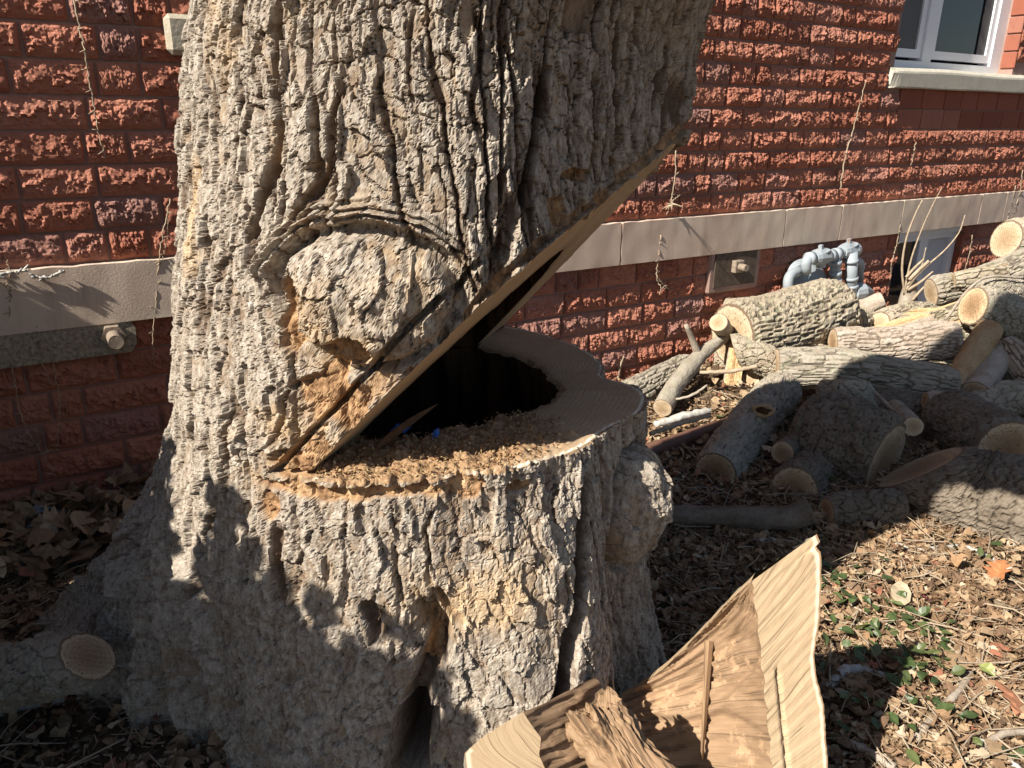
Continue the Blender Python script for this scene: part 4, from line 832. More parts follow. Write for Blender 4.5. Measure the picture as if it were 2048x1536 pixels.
LOGS = [
 ("log", "thick upright log at the back of the heap, below the square wall plate", pl4((1478, 745, 4.36, .150), (1500, 600, 4.42, .150)), TAN, PALE, 'scaly', {}),
 ("log", "fat tan log with rough ridged bark lying in front of the grey gas pipes", pl4((1464, 672, 4.12, .175), (1560, 655, 4.27, .195), (1668, 618, 4.50, .178)), TAN, PALE, 'ridge', dict(amp=1.6)),
 ("log", "small log at the heap's left end with its pale round end facing out", pl4((1437, 645, 4.02, .050), (1470, 690, 4.35, .055)), GREY, PALE, 'smooth', {}),
 ("log", "short stub on the ground by the bricks showing a pale cut end", pl4((1375, 692, 4.6, .034), (1425, 715, 4.8, .04)), TAN, PALE, 'smooth', {}),
 ("log", "grey log lying behind the forked branch next to the stump", pl4((1255, 800, 3.7, .085), (1375, 735, 4.1, .075)), GREY, TNE, 'ridge', {}),
 ("log", "thin dark log lying along the foot of the wall behind the stump", pl4((1195, 752, 4.3, .034), (1350, 738, 4.45, .034)), DARK, BRN, 'smooth', {}),
 ("log", "pale knobbly log with a slanted sawn end under the fat tan log", pl4((1470, 700, 4.0, .070), (1520, 715, 3.97, .075), (1556, 735, 3.95, .062)), TAN, PALE, 'scaly', dict(tilt0=-35)),
 ("log", "long straight log with fine ridged bark lying across the heap", pl4((1553, 735, 3.86, .100), (1700, 742, 3.80, .102), (1902, 778, 3.72, .098)), GREY, PALE, 'ridge', dict(amp=.9)),
 ("log", "split log with pale edges above the long straight log", pl4((1665, 690, 4.08, .088), (1780, 692, 4.05, .098), (1912, 682, 4.0, .105)), WEA, BRN, 'ridge', dict(split=[(-110, .55)], amp=.9)),
 ("log", "weathered grey split plank of wood behind the split log", pl4((1625, 712, 4.25, .06), (1740, 672, 4.3, .066), (1856, 637, 4.35, .06)), WEA, BRN, 'smooth', dict(split=[(95, .5), (-80, .5)])),
 ("log", "smooth brown branch log below the grey gas pipes", pl4((1650, 605, 4.75, .058), (1715, 618, 4.72, .06), (1765, 600, 4.7, .05)), WEA, TNE, 'smooth', {}),
 ("log", "log with a pale slanted cut pointing left behind the weathered plank", pl4((1752, 655, 4.5, .085), (1810, 640, 4.6, .095), (1858, 640, 4.75, .10)), TAN, PALE, 'ridge', dict(tilt0=30)),
 ("log", "short chunk with knotted pale end under the brown branch log", pl4((1702, 645, 4.45, .07), (1735, 640, 4.75, .07)), TAN, PALE, 'scaly', {}),
 ("log", "split log with a broad pale inner face beside the basement window", pl4((1848, 640, 4.45, .11), (1930, 612, 4.4, .115)), TAN, PALE, 'ridge', dict(split=[(110, .35)])),
 ("log", "half log below it with a creamy split face turned up", pl4((1850, 660, 4.3, .09), (1945, 645, 4.25, .10)), TAN, PALE, 'ridge', dict(split=[(100, .25)])),
 ("log", "gnarled mossy log whose brown sawn end stands up like a slab", pl4((1946, 612, 4.1, .10), (1995, 625, 4.12, .10), (2090, 665, 4.15, .10)), GREY, BRN, 'scaly', dict(amp=1.4)),
 ("log", "long gnarled log reaching to the right behind the slab-ended log", pl4((1862, 585, 4.75, .085), (1950, 568, 4.75, .085), (2080, 520, 4.75, .09)), GREY, PALE, 'ridge', dict(amp=1.3)),
 ("log", "short bark-covered log topmost at the right edge of the heap", pl4((2012, 478, 5.1, .115), (2100, 470, 5.2, .115)), TAN, PALE, 'scaly', dict(tilt0=15)),
 ("log", "leaning log with peeled orange bark and a cut top", pl4((1980, 658, 4.0, .064), (1945, 715, 3.85, .066), (1908, 780, 3.7, .066)), PEEL, PALE, 'smooth', dict(lump=.08)),
 ("log", "grey log sloping down at the right edge beside the peeled log", pl4((2010, 690, 3.95, .06), (2080, 770, 3.7, .066)), WEA, TNE, 'ridge', {}),
 ("log", "grey-brown log behind the peeled log with its flat end in shade", pl4((1950, 790, 3.62, .075), (1995, 710, 3.95, .075)), WEA, TNE, 'smooth', dict(split=[(-60, .6)])),
 ("log", "mossy log lying low at the right edge below the long straight log", pl4((1900, 850, 3.55, .07), (2000, 800, 3.6, .075), (2090, 795, 3.62, .08)), GREY, BRN, 'scaly', {}),
 ("log", "pale barked log with a knot hole slanting down to the leaf litter", pl4((1568, 775, 3.68, .088), (1510, 840, 3.4, .090), (1432, 945, 2.95, .088)), GREY, BRN, 'scaly', dict(amp=1.0)),
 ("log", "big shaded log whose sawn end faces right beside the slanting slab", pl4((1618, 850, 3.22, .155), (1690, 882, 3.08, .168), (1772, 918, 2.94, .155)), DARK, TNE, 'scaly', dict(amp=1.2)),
 ("log", "knobby stub rising behind the big shaded log, half in sun", pl4((1700, 870, 3.30, .12), (1688, 810, 3.38, .115), (1690, 762, 3.42, .10)), GREY, TNE, 'scaly', dict(amp=1.2, lump=.12)),
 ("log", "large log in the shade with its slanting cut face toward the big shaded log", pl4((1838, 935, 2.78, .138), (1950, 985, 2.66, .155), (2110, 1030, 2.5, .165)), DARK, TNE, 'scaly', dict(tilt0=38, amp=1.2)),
 ("log", "thin log end like a pale coin sticking out above the big sawn end", pl4((1826, 853, 3.0, .042), (1790, 815, 3.5, .040)), GREY, PALE, 'smooth', {}),
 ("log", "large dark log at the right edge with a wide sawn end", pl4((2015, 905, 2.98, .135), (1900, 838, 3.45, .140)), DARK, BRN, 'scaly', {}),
 ("log", "stubby log on the litter with a split hollow brown end", pl4((1588, 980, 2.78, .092), (1640, 935, 3.1, .095)), DARK, BRN, 'scaly', {}),
 ("log", "long thin dark log lying flat on the litter toward the stump", pl4((1310, 1032, 2.52, .034), (1450, 1030, 2.52, .036), (1570, 1035, 2.5, .042), (1618, 1020, 2.5, .052)), DARK, BRN, 'smooth', dict(lump=.12)),
 ("log", "short shaded log on the ground with a broken pale left end", pl4((1655, 1022, 2.58, .045), (1720, 1015, 2.6, .05), (1800, 1012, 2.62, .052)), DARK, TNE, 'scaly', {}),
 ("log", "small dark round between the slanting log and the big shaded log", pl4((1565, 905, 3.0, .05), (1605, 880, 3.25, .05)), DARK, BRN, 'smooth', {}),
 ("log", "pale split billet standing on edge under the slanted sawn log", pl4((1462, 775, 3.95, .045), (1475, 690, 4.1, .045)), WEA, PALE, 'smooth', dict(split=[(80, .3), (-100, .4)])),
 ("log", "sawn branch log lying at the left foot of the tree, pale end up", pl4((176, 1312, 1.50, .055), (90, 1335, 1.53, .060), (-60, 1372, 1.58, .064)), GREY, TNE, 'scaly', dict(tilt0=30)),
 ("log", "weathered log lying along the wall foot left of the tree", pl4((-30, 1142, 2.22, .030), (130, 1128, 2.27, .034), (310, 1100, 2.36, .03)), DARK, BRN, 'smooth', {}),
 ("log", "dark log buried deep in the middle of the heap under the long straight log", pl4((1620, 840, 3.7, .11), (1780, 830, 3.65, .12), (1930, 850, 3.7, .11)), DARK, BRN, 'scaly', {}),
 ("log", "tan log hidden low at the back beneath the fat tan log", pl4((1560, 760, 4.4, .13), (1750, 740, 4.4, .14), (1930, 730, 4.5, .14)), TAN, PALE, 'ridge', {}),
 ("log", "short tan billet lying on the gnarled logs near the right edge", pl4((1905, 560, 4.7, .06), (2010, 545, 4.65, .065)), TAN, PALE, 'ridge', dict(split=[(120, .5)])),
 ("log", "crooked grey limb lying across the gnarled logs at the right edge", pl4((1960, 590, 4.3, .05), (2005, 575, 4.35, .055), (2090, 600, 4.4, .05)), GREY, TNE, 'scaly', dict(lump=.15)),
 ("log", "pale split wedge of firewood lodged above the weathered plank", pl4((1775, 625, 4.55, .06), (1880, 625, 4.5, .065)), TAN, PALE, 'ridge', dict(split=[(80, .2), (170, .6)])),
 ("log", "bent tan limb under the split log in the middle of the heap", pl4((1590, 700, 4.2, .045), (1640, 712, 4.15, .05), (1700, 722, 4.1, .045)), TAN, PALE, 'scaly', dict(lump=.15)),
 ("log", "short round with pale end peeping out below the knobbly log", pl4((1500, 760, 4.0, .05), (1545, 780, 4.25, .055)), TAN, PALE, 'scaly', {}),
 ("log", "grey round poking out between the peeled log and the right edge", pl4((2020, 650, 4.15, .055), (2060, 630, 4.4, .055)), GREY, TNE, 'ridge', {}),
 ("log", "broken limb resting on the dark log at the right edge", pl4((1850, 800, 3.5, .035), (1930, 812, 3.48, .04), (2000, 845, 3.4, .035)), WEA, TNE, 'scaly', dict(lump=.15)),
 ("log", "grey log low at the far right beneath the gnarled logs", pl4((1930, 690, 4.5, .15), (2100, 640, 4.6, .15)), GREY, PALE, 'ridge', {}),
]
for i, (nm, lab, pts, bm_, em_, sty, kw) in enumerate(LOGS):
    make_log(nm, lab, pts, bm_, em_, 200 + 31 * i, sty, "log", None if 'left' in lab and 'tree' in lab else LG, **kw)

sl = [o for o in bpy.data.objects if o.get('label', '').startswith('pale barked log with a knot hole')][0]
kc = at_y(1527, 822, 3.27); kd = CAM - kc; kd[2] += .6; kd /= np.linalg.norm(kd); kx_ = np.cross(kd, [0, 0, 1]); kx_ /= np.linalg.norm(kx_); ky_ = np.cross(kx_, kd)
tk = np.linspace(0, 2 * np.pi, 30); mb = MB(); ring_ = np.array([kc + kx_ * .042 * math.cos(t) * (1 + .12 * math.sin(3 * t)) + ky_ * .024 * math.sin(t) + kd * (.004 * math.sin(2 * t)) for t in tk]); mb.tube(ring_, .009 + .003 * np.sin(tk * 4), 8, caps=False); n_ = mb.n
mb.build("knot_lip", MAT_LOG_PEEL, sl, rel=True, smooth=True, attrs=dict(lift=np.ones(n_), plate=np.ones(n_) * .4, split=np.zeros(n_)))
mb = MB(); dsk = [kc - kd * .004] + [p - kd * .002 for p in ring_[:-1]]; mb.add(dsk, None, [[0, 1 + k, 1 + (k + 1) % 29] for k in range(29)]); mb.build("knot_hole", MAT_ROT, sl, rel=True)
# ------------------------------------------------------------------ branches and sticks
def branch(name, label, chains, mat, seed, cat="branch", n=9, sub=14, group=None):
    mb = MB(); base = None
    for ch in chains:
        S = spline(np.asarray(ch, float), max(sub, 6 * len(ch)))
        S = S.copy(); rg = np.random.default_rng(seed); S[:, :3] += rg.normal(0, .12, (len(S), 3)) * S[:, 3:4]
        if base is None: base = S[0, :3].copy()
        mb.tube(S[:, :3], S[:, 3] * (1 + .08 * rg.normal(size=len(S))), n)
    base[2] = min(v[:, 2].min() for v in mb.v)
    o = mb.build(name, mat, None, tuple(base), smooth=True, rel=True); return tag(o, label, cat, group)
def gpt(x, y, lift, r): P = at_z(x, y, 0.0); P = at_z(x, y, float(ground_z(P[0], P[1])) + lift); return (*P, r)
fb = make_log("forked_branch", "grey forked branch leaning on the heap with a pale sawn foot", pl4((1325, 816, 3.5, .048), (1352, 770, 3.7, .046), (1400, 712, 3.95, .040), (1448, 676, 4.1, .028)), GREY, PALE, 991, 'smooth', "branch")
mb = MB(); S = spline(np.array(pl4((1398, 714, 3.95, .024), (1385, 680, 3.93, .018), (1372, 650, 3.9, .012))), 10); mb.tube(S[:, :3], S[:, 3], 8); mb.build("fork", MAT_STICK, fb, smooth=True, rel=True)
branch("branch", "thin grey branch poking up from the heap above the slab-ended log", [pl4((1890, 640, 4.2, .009), (1960, 560, 4.25, .008), (2050, 555, 4.3, .006))], MAT_STICK, 31)
branch("branch", "thin dark branch wedged between the big shaded log and the coin-like end", [pl4((1745, 780, 3.5, .010), (1785, 820, 3.3, .010), (1822, 848, 3.05, .009))], MAT_STICK, 32)
branch("branch", "straw coloured branch on the litter left of the slanting log", [pl4((1300, 868, 3.05, .010), (1350, 850, 3.15, .011), (1420, 832, 3.25, .008))], MAT_TWIG, 33)
branch("branch", "knobbly pale branch on the litter above the brown pipe", [pl4((1310, 850, 3.3, .016), (1370, 832, 3.35, .020), (1420, 822, 3.4, .016))], MAT_LICHEN, 34)
branch("branch", "thin curved branch lying across the litter before the slanting log", [pl4((1345, 800, 3.55, .006), (1385, 790, 3.5, .007), (1415, 770, 3.5, .005))], MAT_STICK, 35)
branch("twig", "pale bare twig standing by the log at the wall foot", [pl4((1236, 757, 4.0, .007), (1240, 735, 4.0, .006), (1248, 712, 4.0, .004)), pl4((1238, 740, 4.0, .005), (1230, 715, 4.0, .003))], MAT_TWIG, 3)
branch("branch", "thin bare branch lying behind the forked branch into the heap", [pl4((1400, 745, 3.8, .009), (1460, 742, 3.75, .011), (1515, 732, 3.7, .010))], MAT_TWIG, 4)
branch("stick", "white lichened stick lying on the shaded litter toward the right edge", [[gpt(1790, 1090, .02, .008), gpt(1850, 1098, .02, .010), gpt(1925, 1095, .03, .011), gpt(1980, 1118, .02, .010), gpt(2030, 1142, .015, .009)]], MAT_LICHEN, 5)
branch("stick", "brown stick lying aslant on the sunny litter by the right edge", [[gpt(1832, 1480, .012, .009), gpt(1870, 1430, .018, .010), gpt(1915, 1385, .02, .010), gpt(1945, 1338, .018, .009)]], MAT_STICK, 6)
branch("stick", "bent grey stick in the bottom right corner", [[gpt(1955, 1530, .012, .008), gpt(1975, 1488, .02, .009), gpt(2010, 1468, .025, .009), gpt(2060, 1462, .02, .009)]], MAT_STICK, 7)
branch("stick", "white peeling stick in the bottom right corner beside the bent stick", [[gpt(1950, 1480, .012, .006), gpt(1990, 1495, .012, .007), gpt(2045, 1545, .012, .008)]], MAT_LICHEN, 8)
branch("stick", "dark curved stick in the shade right of the fallen wedge", [[gpt(1655, 1375, .02, .013), gpt(1690, 1340, .03, .014), gpt(1730, 1340, .02, .010), gpt(1770, 1350, .015, .006)]], MAT_LICHEN, 9)
branch("stick", "brown stick running along the ground beside the wedge at the bottom", [[gpt(1660, 1470, .015, .010), gpt(1720, 1495, .015, .011), gpt(1790, 1535, .015, .011)]], MAT_STICK, 10)
branch("straw_stem", "long straw coloured stem across the sunny litter", [[gpt(1700, 1210, .02, .003), gpt(1760, 1240, .02, .004), gpt(1840, 1290, .022, .004), gpt(1885, 1320, .02, .003)]], MAT_TWIG, 11)
branch("straw_stem", "thin straight stem crossing the sunny litter toward the right edge", [[gpt(1850, 1250, .03, .0025), gpt(1930, 1320, .03, .0028), gpt(2010, 1395, .02, .0025)]], MAT_TWIG, 12)
branch("stick", "greenish stick in the shade above the wedge tip", [[gpt(1505, 1082, .02, .007), gpt(1550, 1080, .022, .007), gpt(1595, 1084, .02, .006)]], MAT_LICHEN, 13)
branch("stick", "thin grey stick on the dark litter left of the tree foot", [[gpt(-10, 1432, .015, .007), gpt(60, 1412, .02, .008), gpt(130, 1398, .02, .007)]], MAT_LICHEN, 14)
for k in range(14):
    rg = np.random.default_rng(40 + k)
x_ = np.random.default_rng(77)

# brown pipe half hidden by the stump
a = at_z(1290, 905, .05); b = at_z(1490, 838, .06); mb = MB(); mb.tube(np.linspace(a, b, 8), .036, 28, caps=False); base = (float(a[0]), float(a[1]), 0.01)
pr = empty("metal_pipe", base, "brown painted metal pipe lying on the litter between the stump and the slanting log", "pipe")
mb.build("tube", MAT_BROWNPIPE, pr, smooth=True, rel=True)
d_ = (b - a) / np.linalg.norm(b - a); mb = MB(); mb.tube(np.array([b - d_ * .03, b, b + d_ * .001]), [.039, .039, .0385], 28); mb.build("collar", MAT_BROWNPIPE, pr, rel=True)

# ------------------------------------------------------------------ fallen wedge (C-shaped hollow slab) in the foreground
A0 = at_y(1655, 1600, 1.20); Tp = at_y(1635, 1070, 1.42); Lf = at_y(1500, 1165, 1.36)
fn = np.cross(Tp - A0, Lf - A0); fn /= np.linalg.norm(fn); fn = fn if fn @ (CAM - A0) > 0 else -fn
def on_face(x, y): d = ray(x, y); return CAM + d * ((A0 - CAM) @ fn) / (d @ fn)
wedge = empty("fallen_wedge", (float(A0[0]) - .2, float(A0[1]) + .1, 0), "C-shaped wedge of hollow wood sawn from the trunk, lying below the stump", "wood wedge")
def resample(pts, n):
    P = np.asarray(pts, float); s = np.concatenate([[0], np.cumsum(np.linalg.norm(np.diff(P[:, :2], axis=0), axis=1))]); t = np.linspace(0, s[-1], n)
    return np.stack([np.interp(t, s, P[:, k]) for k in range(P.shape[1])], -1)
nv = 90
inner = resample([(1502, 1163), (1512, 1220), (1520, 1290), (1526, 1350), (1532, 1420), (1540, 1500), (1552, 1600), (1570, 1760)], nv)
outer = resample([(1634, 1068), (1641, 1085), (1630, 1092), (1642, 1105), (1643, 1170), (1639, 1240), (1628, 1310), (1634, 1360), (1648, 1410), (1652, 1480), (1657, 1560), (1668, 1760)], nv)
jag = np.random.default_rng(5)
outer[:, 0] += jag.normal(0, .5, nv); inner[:, 0] += 4 * np.sin(np.arange(nv) * .7) * jag.random(nv)
nu = 26; Fv = []; gr = []; crs = []; rim = []
for i in range(nv):
    Ii = on_face(*inner[i]); Oi = on_face(*outer[i])
    for j in range(nu):
        s = j / (nu - 1); P = Ii * (1 - s) + Oi * s; dz = .0015 * math.sin(i * 1.7 + j * .3) * jag.random()
        Fv.append(P + fn * dz); gr.append(i / nv * 1.0 + .11 * (s - .5) * (1 - i / nv * .6) + .004 * math.sin(s * 5 + i * .12)); crs.append(s * .3); rim.append(s)
Fv = np.array(Fv)
# a long drying crack in the face
for idx in range(len(Fv)):
    px, py = project(Fv[idx]); 
    if py > 1340: Fv[idx] -= fn * .012 * max(0, 1 - abs(px - (1555 + .1 * (py - 1340))) / 5)
at_ = dict(grain=np.array(gr), cross=np.array(crs), rim=np.array(rim))
WB = np.array(wedge.location)
obj("sawn_face", make_mesh("sawn_face", Fv - WB, grid_quads(nu, nv)[:, ::-1], None, at_), MAT_WEDGE, wedge)
# cavity: from the inner edge of the face back to the thin top edge
bk = resample([(1502, 1163), (1462, 1200), (1420, 1245), (1375, 1292), (1330, 1335), (1285, 1370), (1250, 1392), (1215, 1412), (1170, 1440), (1130, 1470), (1105, 1540), (1085, 1640)], nv)
bY = np.interp(np.linspace(0, 1, nv), [0, .25, .5, .75, 1], [1.365, 1.46, 1.50, 1.44, 1.28])
nc = 40; Cv = []; gr = []; crs = []
Bk = np.array([at_y(bk[i][0], bk[i][1], bY[i]) for i in range(nv)]); I3 = np.array([on_face(*inner[i]) for i in range(nv)])
back = np.array([.25, .95, 0]); 
for i in range(nv):
    for j in range(nc):
        s = j / (nc - 1); P = I3[i] * (1 - s) + Bk[i] * s
        sag = 4 * s * (1 - s) * min(1, i / 25) * .07
        Cv.append(P + back * sag * .9 + np.array([0, 0, -1]) * sag * .25); gr.append(s * .6 + i / nv * .2); crs.append(i / nv * .5 - s * .15)
Cv = np.array(Cv).reshape(nv, nc, 3); Ug, Vg = np.meshgrid(np.arange(nc) / nc, np.arange(nv) / nv)
rdg = fbm(Ug * 3 + Vg * 2, Vg * 26 - Ug * 14, 301, 4) * sstep(0, .06, Ug) * sstep(0, .06, 1 - Ug) * sstep(0, .1, Vg)
stp = (sstep(.44, .46, Vg - .25 * Ug + .05 * perlin(Ug * 5, Vg * 5, 303)) - .3 * sstep(.62, .64, Vg - .35 * Ug)) * sstep(0, .12, Ug) * sstep(0, .12, 1 - Ug)
Cv = Cv + (rdg * .018)[..., None] * np.array([-.4, -.6, .7]) - stp[..., None] * .022 * np.array([-.4, -.6, .7])
obj("cavity_wall", make_mesh("cavity_wall", Cv.reshape(-1, 3) - WB, grid_quads(nc, nv), None, dict(grain=np.array(crs), cross=np.array(gr), rim=np.zeros(nv * nc))), MAT_CAVITY, wedge)
# bark side and back, closing the body behind the face and under the top edge
O3 = np.array([on_face(*outer[i]) for i in range(nv)]); nb_ = 16; Bv = []; li = []
Bb = Bk + np.array([.015, .03, -.004])
for i in range(nv):
    for j in range(nb_):
        s = j / (nb_ - 1); P = O3[i] * (1 - s) + Bb[i] * s
        P = P + np.array([.30, .95, 0]) * 4 * s * (1 - s) * .10 * min(1, i / 20 + .05) + .006 * math.sin(i * .9 + j * 2.1) * np.array([1, .3, 0]) * (0 < j < nb_ - 1)
        if j not in (0,): P[2] = max(P[2], .0)
        Bv.append(P)
obj("bark", make_mesh("bark", np.array(Bv) - WB, grid_quads(nb_, nv), None, dict(lift=RNG.random(nv * nb_), plate=RNG.random(nv * nb_), split=np.zeros(nv * nb_))), MAT_LOG_GREY, wedge)
mb = MB(); q = grid_quads(2, nv); mb.add(np.stack([Bk, Bb], 1).reshape(-1, 3), q); mb.build("top_edge", MAT_WEDGE, wedge, rel=True, attrs=dict(grain=np.linspace(0, 1, 2 * nv), cross=np.linspace(0, .2, 2 * nv), rim=np.zeros(2 * nv)))
# left limb of the wedge
ll_in = resample([(1046, 1424), (1060, 1446), (1082, 1476), (1078, 1510), (1100, 1560), (1112, 1640)], 50)
ll_out = resample([(1042, 1426), (1000, 1452), (960, 1478), (929, 1506), (935, 1560), (948, 1640)], 50)
L0 = at_y(1046, 1424, 1.20); L1 = at_y(929, 1506, 1.14); L2 = at_y(1020, 1640, 1.10); ln_ = np.cross(L1 - L0, L2 - L0); ln_ /= np.linalg.norm(ln_); ln_ = ln_ if ln_ @ (CAM - L0) > 0 else -ln_
def on_l(x, y): d = ray(x, y); return CAM + d * ((L0 - CAM) @ ln_) / (d @ ln_)
Lv = []; gr = []; crs = []; rim = []
for i in range(50):
    for j in range(20):
        s = j / 19; Lv.append(on_l(*ll_in[i]) * (1 - s) + on_l(*ll_out[i]) * s); gr.append(i / 50 * .6 + s * .25); crs.append(s * .3); rim.append(.9 * s + .085 * (i > 22) * s)
Lv = np.array(Lv); obj("sawn_face", make_mesh("sawn_face", Lv - WB, grid_quads(20, 50)[:, ::-1], None, dict(grain=np.array(gr), cross=np.array(crs), rim=np.array(rim))), MAT_WEDGE, wedge)
Li = Lv.reshape(50, 20, 3); sideq = []
for nm_, edge_, dirv in (("limb_side", Li[:, 0], np.array([.16, .16, -.05])), ("limb_bark", Li[:, -1], np.array([.04, .05, -.30]))):
    k = 12; t_ = np.linspace(0, 1, k)[None, :, None]; G_ = edge_[:, None, :] + t_ * dirv; G_ = G_ + (.012 * fbm(np.arange(50)[:, None] * .25 + 0 * t_[..., 0], 2 * t_[..., 0] + 0 * np.arange(50)[:, None], 310, 3))[..., None] * (t_ > 0) * np.array([1, -.5, 0])
    A_ = dict(grain=np.repeat(np.linspace(0, .6, 50), k), cross=np.tile(np.linspace(0, .4, k), 50), rim=np.zeros(50 * k), lift=np.ones(50 * k), plate=np.ones(50 * k) * .5, split=np.zeros(50 * k))
    obj(nm_, make_mesh(nm_, G_.reshape(-1, 3) - WB, grid_quads(k, 50), None, A_), MAT_CAVITY if nm_ == "limb_side" else MAT_LOG_GREY, wedge)
# raised splinters along the cavity
rs_ = np.random.default_rng(91)
def ragged(pts, w0, n=26):
    """flat torn strip of wood, thick at the root and ragged at the tip"""
    S = spline(np.array([at_y(*p) for p in pts]), n); T = np.gradient(S, axis=0); T /= np.linalg.norm(T, axis=1)[:, None]
    side = np.cross(T, CAM - S); side /= np.linalg.norm(side, axis=1)[:, None]; nrm = np.cross(side, T)
    w = w0 * np.linspace(1, .25, n) * (1 + .25 * rs_.normal(size=n)); V = np.concatenate([S - side * w[:, None], S + nrm * w0 * .35 * np.sign((nrm @ (CAM - S[0])))[:, None], S + side * w[:, None], S - nrm * w0 * .4])
    q = []
    for k in range(4):
        k2 = (k + 1) % 4
        for i in range(n - 1): q.append([k * n + i, k * n + i + 1, k2 * n + i + 1, k2 * n + i])
    return V, q
cen_c = Cv.reshape(nv, nc, 3)
for (i0, j0, i1, j1, w_) in ((24, 27, 64, 13, .010),):
    tt_ = np.linspace(0, 1, 6); P_ = []
    for t_ in tt_:
        ii = int(i0 + (i1 - i0) * t_); jj = int(j0 + (j1 - j0) * t_); c_ = cen_c[i0, j0] * (1 - t_) + cen_c[i1, j1] * t_; d_ = CAM - c_; d_ /= np.linalg.norm(d_); P_.append(c_ + d_ * (.012 + .010 * t_))
    n = 26; S = spline(np.array(P_), n); T = np.gradient(S, axis=0); T /= np.linalg.norm(T, axis=1)[:, None]; side = np.cross(T, CAM - S); side /= np.linalg.norm(side, axis=1)[:, None]; nr_ = CAM - S; nr_ /= np.linalg.norm(nr_, axis=1)[:, None]
    w = w_ * np.linspace(1, .3, n) * (1 + .05 * rs_.normal(size=n)); V_ = np.concatenate([S - side * w[:, None] - nr_ * .006, S + nr_ * w_ * .35, S + side * w[:, None] - nr_ * .006, S - nr_ * .012]); q_ = []
    for k in range(4):
        for i in range(n - 1): q_.append([k * n + i, k * n + i + 1, ((k + 1) % 4) * n + i + 1, ((k + 1) % 4) * n + i])
    mb = MB(); mb.add(V_, q_); n_ = len(V_)
    mb.build("splinter", MAT_CHUNK, wedge, rel=True, attrs=dict(grain=np.tile(np.linspace(0, .02, n), 4) + np.repeat([0, .01, .02, .03], n), cross=np.tile(np.linspace(0, .4, n), 4), rim=np.zeros(n_)))
# loose rotten chunk in front of the wedge
ck = make_log("rotten_chunk", "loose block of fibrous rotten brown wood leaning against the sawn wedge", [(*at_y(1185, 1425, 1.24), .052), (*at_y(1245, 1510, 1.19), .056), (*at_y(1335, 1680, 1.08), .058)], MAT_CHUNK, MAT_CHUNK, 1201, 'smooth', "wood chunk", None, lump=.25, nth=110, nl_=90, amp=1, ends=(False, False))
bo = [c_ for c_ in ck.children if c_.name.startswith("bark")][0]; bo.name = "fibres"; me = bo.data
co = np.zeros(len(me.vertices) * 3, np.float32); me.vertices.foreach_get("co", co); co = co.reshape(90, 110, 3); cc = co.mean(1, keepdims=True); th = np.arange(110) / 110
rid = fbm(th[None] * 16 + 0 * co[..., 0], np.linspace(0, 2.2, 90)[:, None] + 0 * co[..., 0], 401, 4, 16); sq = 1 + .22 * np.cos(4 * th * 2 * np.pi + .5)[None] * -1
co2 = cc + (co - cc) * (sq * (1 + .35 * rid))[..., None]
ax_ = (cc[0, 0] - cc[20, 0]); ax_ /= np.linalg.norm(ax_); co2[:6] += (ax_ * .03)[None, None] * (fbm(th * 20, th * 0 + .4, 402, 3, 20)[None, :, None] * np.linspace(1, .1, 6)[:, None, None])
me.vertices.foreach_set("co", co2.ravel()); me.update()
for nme, val in (("grain", np.broadcast_to(th, (90, 110)) * .4), ("cross", np.broadcast_to(np.linspace(0, .5, 90)[:, None], (90, 110))), ("rim", np.zeros((90, 110)))):
    a_ = me.attributes.new(nme, 'FLOAT', 'POINT'); a_.data.foreach_set("value", np.ascontiguousarray(val, np.float32).ravel())
Vw = co2[0]; cen = Vw.mean(0); s = np.linspace(0, 1, 12)[:, None, None]; Fz = cen * (1 - s) + Vw[None] * s; Fz = Fz + ax_ * (.015 * fbm(Fz[..., 0] * 60, Fz[..., 2] * 60, 403, 3))[..., None] * (s < .95)
obj("broken_end", make_mesh("broken_end", Fz.reshape(-1, 3), grid_quads(110, 12, True), None, dict(grain=(Fz[..., 0] * 3).ravel(), cross=(Fz[..., 2]).ravel(), rim=np.zeros(110 * 12))), MAT_CHUNK, ck)

# ------------------------------------------------------------------ gas pipes on the wall
gp0 = at_wall(1650, 640, .15); gas = empty("gas_meter_pipes", (float(gp0[0]), float(gp0[1]), .05), "grey painted gas pipes with two shut-off valves and a round regulator on the wall", "gas pipes")
def Z5(zx, zy, off=.17): return at_wall(1380 + zx * .1953, 420 + zy * .1953, off)
def part(name, build, mat=MAT_PIPE, smooth=True): mb = MB(); build(mb); return mb.build(name, mat, gas, rel=True, smooth=smooth)
def arc3(a, b, c, n=10): t = np.linspace(0, 1, n)[:, None]; return a * (1 - t) ** 2 + 2 * b * t * (1 - t) + c * t ** 2
R0 = .031
part("main_pipe", lambda m: m.tube(np.vstack([Z5(1192, 650), Z5(1190, 580), arc3(Z5(1188, 555), Z5(1190, 500), Z5(1260, 490)), Z5(1340, 480), Z5(1480, 460), Z5(1600, 420), Z5(1690, 410)]), [R0 * .9, R0 * .95] + [R0] * 14, 20))
for (zx, zy) in ((1230, 495), (1500, 452), (1440, 468)): part("coupling", lambda m: m.tube(np.array([Z5(zx - 22, zy + 3), Z5(zx + 22, zy - 3)]), R0 * 1.22, 20))
